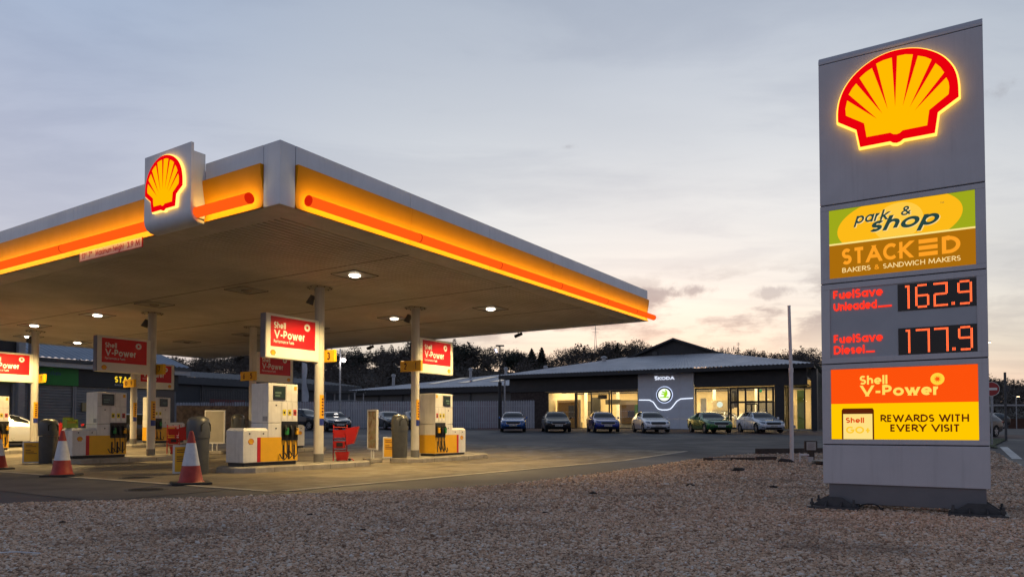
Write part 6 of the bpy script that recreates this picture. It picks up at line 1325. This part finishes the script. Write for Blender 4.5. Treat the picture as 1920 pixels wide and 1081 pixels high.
# ------------------------------------------------------------------ poles, lamps, small signs
def poles():
    m = mat('pole_white', (0.74, 0.67, 0.65), 0.45, var=0.08)
    T = thing('flagpole', 'bare white flagpole standing in the gravel beside the price sign', 'flagpole', (8.83, 22.8, 0.02), 0)
    MB().tube([(0, 0, 0), (0, 0, 2.9)], 0.062, 14).tube([(-0.0, 0, 2.9), (-0.04, 0, 4.9)], [0.055, 0.046], 14).build('shaft', m, T, True)
    MB().tube([(0, 0, 2.82), (0, 0, 2.96)], 0.072, 14).build('joint_sleeve', m, T, True); MB().tube([(-0.04, 0, 4.9), (-0.041, 0, 4.94)], 0.05, 12).build('finial', m, T)
    MB().box(0.06, 0.12, -0.03, 0.03, 1.05, 1.15).build('cleat', GALV, T)
    # lit lamp post over the fence
    T = thing('lamp_post', 'slim pale lamp post with a bright globe over the steel fence', 'street lamp', (-13.6, 57.0, 0.95), 0)
    MB().tube([(0, 0, 0), (0, 0, 6.4)], [0.09, 0.06], 10).build('shaft', GALV, T, True)
    MB().tube([(0, 0, 5.55), (0.22, -0.12, 5.55)], 0.03, 6).build('arm', GALV, T)
    l = MB().lathe([(0.05, -0.16), (0.15, -0.10), (0.19, 0.0), (0.15, 0.10), (0.05, 0.16)], 14, c=(0.30, -0.16, 5.5)); l.build('globe', emat('globe_lamp', (1.0, 0.86, 0.80), 14.0), T, True)
    ld = bpy.data.lights.new('globe_light', 'POINT'); ld.energy = 60; ld.color = (1, 0.88, 0.8); ld.shadow_soft_size = 0.2; lo = bpy.data.objects.new('globe_light', ld); COL.objects.link(lo); lo.parent = T; lo.location = (0.3, -0.45, 5.4)
    T = thing('lamp_post', 'dark lamp post with a thin lit tube at the showroom corner', 'street lamp', (-1.0, 59.6, 1.0), 0)
    MB().tube([(0, 0, 0), (0, 0, 3.9)], 0.15, 10).tube([(0, 0, 3.9), (0, 0, 6.9)], 0.05, 8).build('shaft', mat('post_black', (0.012, 0.012, 0.014), 0.6), T, True)
    MB().tube([(0.4, 0, 0.0), (0.4, 0, 4.1)], 0.07, 8).build('cable_duct', GALV, T, True)
    MB().box(-0.35, 0.35, -0.15, 0.15, 6.85, 6.95).build('lamp_head', DARKSTEEL, T)
    MB().tube([(-0.38, -0.1, 6.62), (-0.26, -0.1, 6.36)], 0.05, 8).build('lit_tube', emat('violet_tube', (0.75, 0.70, 1.0), 5.0), T)
    # banners by the shed
    T = thing('feather_banner', 'pale feather banner on a pole above the pump at column three', 'banner', (-16.6, 57, 1.0), 0)
    MB().tube([(0, 0, 0), (0, 0, 5.3)], 0.03, 8).build('pole', GALV, T)
    mb = MB(); n = 9; vs = []
    for i in range(n):
        t = i/(n-1); z = 2.2+3.1*t; w = 0.55*(1-0.35*t)*(0.85+0.15*math.sin(9*t)); vs += [(0.02, 0, z), (0.02+w*0.5, 0.08*math.sin(7*t), z-0.05), (0.02+w, 0.05*math.cos(6*t), z-0.12*t)]
    mb.add(vs, [(3*i+j, 3*i+j+1, 3*i+j+4, 3*i+j+3) for i in range(n-1) for j in range(2)]); mb.build('flag', mat('banner_white', (0.45, 0.47, 0.52), 0.7), T, True)
    # no entry sign and posts at the far road
    T = thing('no_entry_sign', 'round red no entry sign on a post just past the price sign', 'road sign', (22.2, 33.4, 0.27), R(-28))
    MB().tube([(0, 0, 0), (0, 0, 2.95)], 0.038, 10).build('post', GALV, T, True)
    f = MB().poly(disc(0, 2.62, 0.33, 32), (0, -0.06, 0), (1, 0, 0), (0, 0, 1), 0.012).build('white_rim', PRINTWHITE, T)
    MB().poly(disc(0, 2.62, 0.31, 32), (0, -0.063, 0), (1, 0, 0), (0, 0, 1)).build('red_disc', mat('noentry_red', (0.35, 0.02, 0.02), 0.4), f); MB().poly(rect(-0.23, 0.23, 2.565, 2.675), (0, -0.066, 0), (1, 0, 0), (0, 0, 1)).build('white_bar', PRINTWHITE, f)
    T = thing('road_post', 'plain grey post at the far road beyond the no entry sign', 'post', (26.0, 38.0, 0.42), 0); MB().tube([(0, 0, 0), (0, 0, 3.6)], 0.06, 8).build('shaft', DARKSTEEL, T, True); MB().box(0.06, 0.16, -0.03, 0.03, 2.6, 2.9).build('box', DARKSTEEL, T)
    for i, (x, y, h, lab) in enumerate(((39.4, 60, 7.2, 'street lamp peeping out at the edge of the price sign'), (68.0, 102, 5.2, 'far street lamp on the road below the hill, nearer the price sign'), (75.5, 108, 4.8, 'far street lamp on the road below the hill, at the picture edge'))):
        T = thing('street_lamp', lab, 'street lamp', (x, y, 1.05), 0, 'far street lamps'); MB().tube([(0, 0, 0), (0, 0, h)], 0.07, 8).build('shaft', GALV, T); MB().box(-0.05, 0.5, -0.1, 0.1, h-0.02, h+0.06).build('head', GALV, T); MB().box(0.1, 0.48, -0.09, 0.09, h-0.06, h-0.022).build('lens', emat('far_lamp', (1.0, 0.72, 0.42), 9.0), T)
    # the ground marker, water valve and odds and ends on the gravel
    T = thing('marker_post', 'short wooden marker post with a pale plaque on the gravel', 'marker', (9.35, 22.6, 0.02), R(-6))
    wd = mat('marker_wood', (0.060, 0.042, 0.032), 0.8, var=0.3); MB().box(-0.10, 0.10, -0.02, 0.06, 0.0, 0.34).box(-0.19, 0.19, -0.03, 0.07, 0.34, 0.66, 0.01).build('stake', wd, T)
    pq = MB().box(-0.14, 0.14, -0.04, -0.031, 0.375, 0.63).build('plaque', mat('plaque_pale', (0.42, 0.38, 0.35), 0.5), T)
    mb = MB()
    for i in range(5): mb.box(-0.10, 0.10-0.03*(i % 2), -0.0425, -0.0405, 0.42+0.036*i, 0.432+0.036*i)
    mb.build('plaque_lines', mat('plaque_ink', (0.20, 0.17, 0.16), 0.5), pq)
    T = thing('standpipe', 'low pale pipe stub and block beside the flagpole foot', 'pipe', (8.98, 22.5, 0.02), 0); MB().tube([(0.0, 0.1, 0.22), (0.30, 0.1, 0.22)], 0.035, 8).tube([(0.02, 0.1, 0.0), (0.02, 0.1, 0.22)], 0.03, 8).build('pipe', m, T, True); MB().box(0.12, 0.29, -0.28, -0.12, 0.0, 0.17, 0.01).build('block', mat('block_white', (0.50, 0.44, 0.42), 0.7), T)
    T = thing('cover_base', 'black round rubber base with a stub standing on the gravel', 'base', (9.0, 20.6, 0.03), 0); MB().lathe([(0.40, 0.0), (0.44, 0.05), (0.42, 0.12), (0.14, 0.16), (0.08, 0.17)], 24).build('disc', BLACK, T, True); MB().lathe([(0.06, 0.17), (0.05, 0.26), (0.08, 0.36), (0.075, 0.40)], 14).build('stub', BLACK, T, True)
    T = thing('timber_baulk', 'dark old timber baulk lying along the gravel edge behind the flagpole', 'timber', (11.0, 27.6, 0.12), R(16)); MB().box(-1.9, 2.6, -0.12, 0.12, 0.0, 0.2, 0.03).build('beam', wd, T)
    T = thing('edging_boards', 'broken timber edging along the gravel rim before the flagpole', 'edging', (7.4, 23.6, 0.03), R(8)); MB().box(-1.2, 0.55, -0.03, 0.03, 0.0, 0.09).box(0.6, 1.3, -0.06, 0.04, 0.0, 0.12).build('boards', wd, T); MB().box(-0.9, -0.3, -0.05, -0.031, 0.02, 0.07).build('pale_board', mat('board_pale', (0.35, 0.30, 0.26), 0.8), T)
    def lump(x, y, s, label, mm, nm='dirt_clod'):
        bm = bmesh.new(); bmesh.ops.create_icosphere(bm, subdivisions=2, radius=1)
        for v in bm.verts: v.co = Vector((v.co.x*1.5*s, v.co.y*s, max(-0.2, v.co.z)*0.6*s))*(1+random.uniform(-0.28, 0.28))
        me = bpy.data.meshes.new(nm); bm.to_mesh(me); bm.free(); me.materials.append(mm); o = bpy.data.objects.new(nm, me); COL.objects.link(o); o.location = (x, y, gz(y)+0.05); tag(o, label, 'clod', 'dark clods on the gravel')
    dk = mat('clod_dark', (0.022, 0.017, 0.015), 0.95, var=0.4, vscale=20)
    lump(5.5, 17.6, 0.11, 'largest dark clod out in the open gravel before the flagpole', dk); lump(8.45, 22.3, 0.16, 'black lump at the end of the broken edging, left of the flagpole foot', dk); lump(3.2, 13.0, 0.05, 'small dark clod on the gravel midway to the price sign', dk); lump(1.28, 11.4, 0.04, 'tiny dark clod near the forecourt edge of the gravel', dk); lump(4.55, 12.6, 0.05, 'small dark clod on the gravel behind the price sign foot', dk)
    for i, (x, y) in enumerate(((-1.5, 7.3), (-2.4, 8.6), (0.4, 8.8), (-4.9, 7.9))):
        lump(x, y, 0.022, 'thumb sized dark clod on the near gravel, among four scattered', dk)
    t = MB().tube([(-4.2, 5.9, 0.06), (-4.0, 5.86, 0.075), (-3.82, 5.88, 0.06)], 0.006, 6).build('white_straw', mat('straw_white', (0.7, 0.72, 0.75), 0.5)); tag(t, 'thin white straw lying on the near gravel at the picture edge', 'litter')
poles()

# ------------------------------------------------------------------ hill, wood and single trees
SKY = [(-600, 700), (-300, 690), (340, 676), (480, 657), (560, 652), (640, 659), (700, 652), (760, 656), (800, 652), (850, 645), (900, 656), (960, 660), (1000, 664), (1028, 668), (1060, 657), (1100, 650), (1140, 645), (1220, 643), (1300, 652), (1400, 661), (1470, 663), (1530, 657), (1700, 680), (1860, 712), (1920, 718), (2300, 730), (2900, 735)]
def skyline(px):
    for (a, ya), (b, yb) in zip(SKY[:-1], SKY[1:]):
        if a <= px <= b: return ya+(yb-ya)*(px-a)/(b-a)
    return SKY[0][1] if px < 0 else SKY[-1][1]
RIDGE = 290.0; TREEH = 8.5
def hill_z(x, y):
    px = 960+1353*x/max(y, 1); zr = 1.07+(802-skyline(px))/1353*RIDGE-TREEH
    t = min(1, max(0, (y-115)/(RIDGE-115))); s = t*t*(3-2*t); return 0.95+(zr-0.95)*s
def hill():
    mb = MB(); ys = [112, 125, 140, 160, 180, 200, 220, 240, 260, 280, 300, 330, 400, 520]; n = 90; vs = []
    for y in ys:
        for i in range(n+1):
            x = (-1.3+2.6*i/n)*min(y, 330)*1.0; vs.append((x, y, hill_z(x, min(y, 330.0)) if y < 400 else -3))
    mb.add(vs, [(j*(n+1)+i, j*(n+1)+i+1, (j+1)*(n+1)+i+1, (j+1)*(n+1)+i) for j in range(len(ys)-1) for i in range(n)])
    o = mb.build('hill', mat('hill_earth', (0.055, 0.046, 0.036), 0.95, var=0.4, vscale=0.05), None, True); o['kind'] = 'structure'
hill()
def crown_mesh(r, h, kind, seed, dens=1.0):
    """twiggy crown: limbs that fork, plus many small twig and leaf clump faces; returns verts, faces"""
    q = np.random.default_rng(seed); V = []; F = []
    def tri(c, s, up=0.3):
        a = q.normal(size=3); a[2] *= 0.6; a /= np.linalg.norm(a); b = np.cross(a, q.normal(size=3)); b /= np.linalg.norm(b)+1e-9
        o = len(V); V.extend([c+a*s, c-a*s*0.7+b*s*0.55, c-a*s*0.6-b*s*0.55]); F.append((o, o+1, o+2))
    if kind == 'fir':
        nl = int(26*dens)
        for i in range(nl):
            t = i/nl; z = h*(0.12+0.88*t); rad = r*(1-t)**0.8*(0.8+0.4*q.random())
            for k in range(int(9-5*t)):
                an = q.random()*6.283; d = np.array([math.cos(an), math.sin(an), -0.18]); 
                for j in range(3): tri(d*rad*(0.35+0.3*j)+np.array([0, 0, z]), 0.09*h*(1.1-t*0.7))
    else:
        m = int(430*dens); lob = [(q.normal(size=3)*np.array([0.45, 0.45, 0.28])) for _ in range(7)]
        for i in range(m):
            l = lob[q.integers(7)]; p = l+q.normal(size=3)*np.array([0.28, 0.28, 0.24]); d = np.linalg.norm(p)
            if d > 1.15: p *= 1.1/d
            c = np.array([p[0]*r, p[1]*r, h*0.60+p[2]*h*0.44]); tri(c, (0.034 if kind == 'bare' else 0.046)*h*(0.5+q.random()))
        if kind == 'bare':                          # twigs standing out of the crown
            for i in range(int(70*dens)):
                an = q.random()*6.283; el = q.random()**0.7*1.5; d = np.array([math.cos(an)*math.cos(el)*r, math.sin(an)*math.cos(el)*r, math.sin(el)*h*0.48]); c0 = d*(0.55+0.3*q.random())+np.array([0, 0, h*0.55]); c1 = d*(0.85+0.25*q.random())+np.array([0, 0, h*0.55]); s = q.normal(size=3)*0.007*h
                o = len(V); V.extend([c0+s, c0-s, c1]); F.append((o, o+1, o+2))
    return V, F
def trunk_mesh(h, r0, seed):
    q = random.Random(seed); mb = MB(); mb.tube([(0, 0, -0.5), (0.02*h*q.uniform(-1, 1), 0, h*0.35), (0.03*h*q.uniform(-1, 1), 0.02*h, h*0.75)], [r0, r0*0.75, r0*0.25], 6)
    for i in range(5):
        a = q.uniform(0, 6.28); mb.tube([(0, 0, h*(0.3+0.07*i)), (math.cos(a)*h*0.14, math.sin(a)*h*0.14, h*(0.48+0.07*i)), (math.cos(a)*h*0.22, math.sin(a)*h*0.22, h*(0.68+0.05*i))], [r0*0.45, r0*0.3, r0*0.08], 5)
    return mb
WOOD = mat('bare_wood', (0.095, 0.080, 0.068), 0.95, var=0.45, vscale=0.05); FIR = mat('fir_green', (0.030, 0.040, 0.028), 0.95, var=0.4, vscale=0.2); BARK = mat('bark', (0.03, 0.025, 0.02), 0.95)
def woods():
    variants = {k: [tuple(np.array(a) if i == 0 else np.array(a, int) for i, a in enumerate(crown_mesh(3.6, 1.0*10, k, 50+j, 0.6))) for j in range(6)] for k in ('bare', 'ever', 'fir')}
    for nm, ymin, ymax, n, label in (('woodland', 235, 300, 1150, 'dark leafless wood along the ridge of the hill'), ('woodland', 128, 240, 760, 'dark wood covering the lower slope of the hill')):
        V = []; F = []; o = 0
        for i in range(n):
            y = rng.uniform(ymin, ymax); x = rng.uniform(-0.95, 0.95)*y
            if 0.62 < x/y and y < 150: continue
            k = rng.choice(['bare', 'bare', 'bare', 'ever', 'fir'], p=[0.3, 0.3, 0.2, 0.13, 0.07]); v, f = variants[k][rng.integers(6)]
            s = rng.uniform(0.5, 0.95)*(1.0 if y > 235 else 0.95); a = rng.uniform(0, 6.28); c, sn = math.cos(a), math.sin(a)
            w = v.copy(); w[:, 0], w[:, 1] = (v[:, 0]*c-v[:, 1]*sn)*s*1.15, (v[:, 0]*sn+v[:, 1]*c)*s*1.15; w[:, 2] = v[:, 2]*s*(1.0 if k != 'fir' else 1.15)
            w += np.array([x, y, hill_z(x, y)-0.5]); V.append(w); F.append(f+o); o += len(w)
        V = np.concatenate(V); F = np.concatenate(F)
        me = bpy.data.meshes.new(nm); me.from_pydata(V.tolist(), [], F.tolist()); me.update(); me.materials.append(WOOD); ob = bpy.data.objects.new(nm, me); COL.objects.link(ob); tag(ob, label, 'wood', kind='stuff')
    # trees one can tell apart on the skyline: (px, top y, kind, radius, label)
    TR = [(862, 640, 'ever', 6.5, 'broad dark evergreen on the skyline just beside the sign on column two and one'), (895, 651, 'bare', 4.5, 'thin leafless tree between two dark skyline evergreens'), (997, 652, 'fir', 3.0, 'dark pointed conifer left of the dip in the skyline'), (1016, 650, 'fir', 3.2, 'dark pointed conifer at the edge of the dip in the skyline'), (958, 654, 'ever', 4.5, 'small round dark tree on the skyline above the lamp post'), (1158, 642, 'fir', 1.8, 'spiky conifer tip near the top of the hill'), (772, 638, 'bare', 5.0, 'bare tree crown showing over the column marked two and one'), (570, 640, 'bare', 5.5, 'bare tree crown under the soffit beside the sign on column three'), (668, 652, 'ever', 5.5, 'dark rounded tree right of the number three'), (1500, 660, 'bare', 4.5, 'bare tree crown on the low skyline beside the price sign')]
    for px, top, kind, r, lab in TR:
        Y = 236.0; x = (px-960)/1353*Y; g = hill_z(x, Y)-1.0; zt = 1.07+(802-top)/1353*Y; h = zt-g
        T = thing('hill_tree', lab, 'tree', (x, Y, g), 0, 'single trees on the hill'); seed = int(px)
        v, f = crown_mesh(r, h, kind, seed, 2.2); me = bpy.data.meshes.new('crown'); me.from_pydata([tuple(p) for p in v], [], f); me.update(); me.materials.append(WOOD if kind == 'bare' else FIR); c = bpy.data.objects.new('crown', me); COL.objects.link(c); c.parent = T
        trunk_mesh(h, 0.3, seed).build('trunk', BARK, T, True)
    x = (1117-960)/1353*300; T = thing('pylon', 'tiny lattice mast standing above the top of the hill', 'mast', (x, 300, hill_z(x, 300)), 0); f = MB(); H = 18.8
    for sx, sy in ((-1, -1), (1, -1), (1, 1), (-1, 1)): f.tube([(sx*0.8, sy*0.8, 0), (0, 0, H)], 0.07, 4)
    for z, w in ((H*0.82, 1.7), (H*0.90, 2.3)): f.tube([(-w*0.8, 0, z), (w*0.8, 0, z)], 0.08, 4)
    f.build('lattice', GALV, T)
    T = thing('far_canopy', 'long low pale roofed shelter across the road below the hill', 'shelter', (78, 112, 1.0), R(-8)); MB().box(-14, 12, -1.5, 1.5, 3.5, 3.75).build('roof', GALV, T); w = MB()
    for xx in range(-13, 13, 4): w.tube([(xx, 0, 0), (xx, 0, 3.5)], 0.1, 6)
    w.build('posts', DARKSTEEL, T); MB().box(-14, 12, 1.5, 1.7, 0.0, 1.6).build('back_wall', mat('brick_far', (0.10, 0.05, 0.035), 0.9), T)
woods()
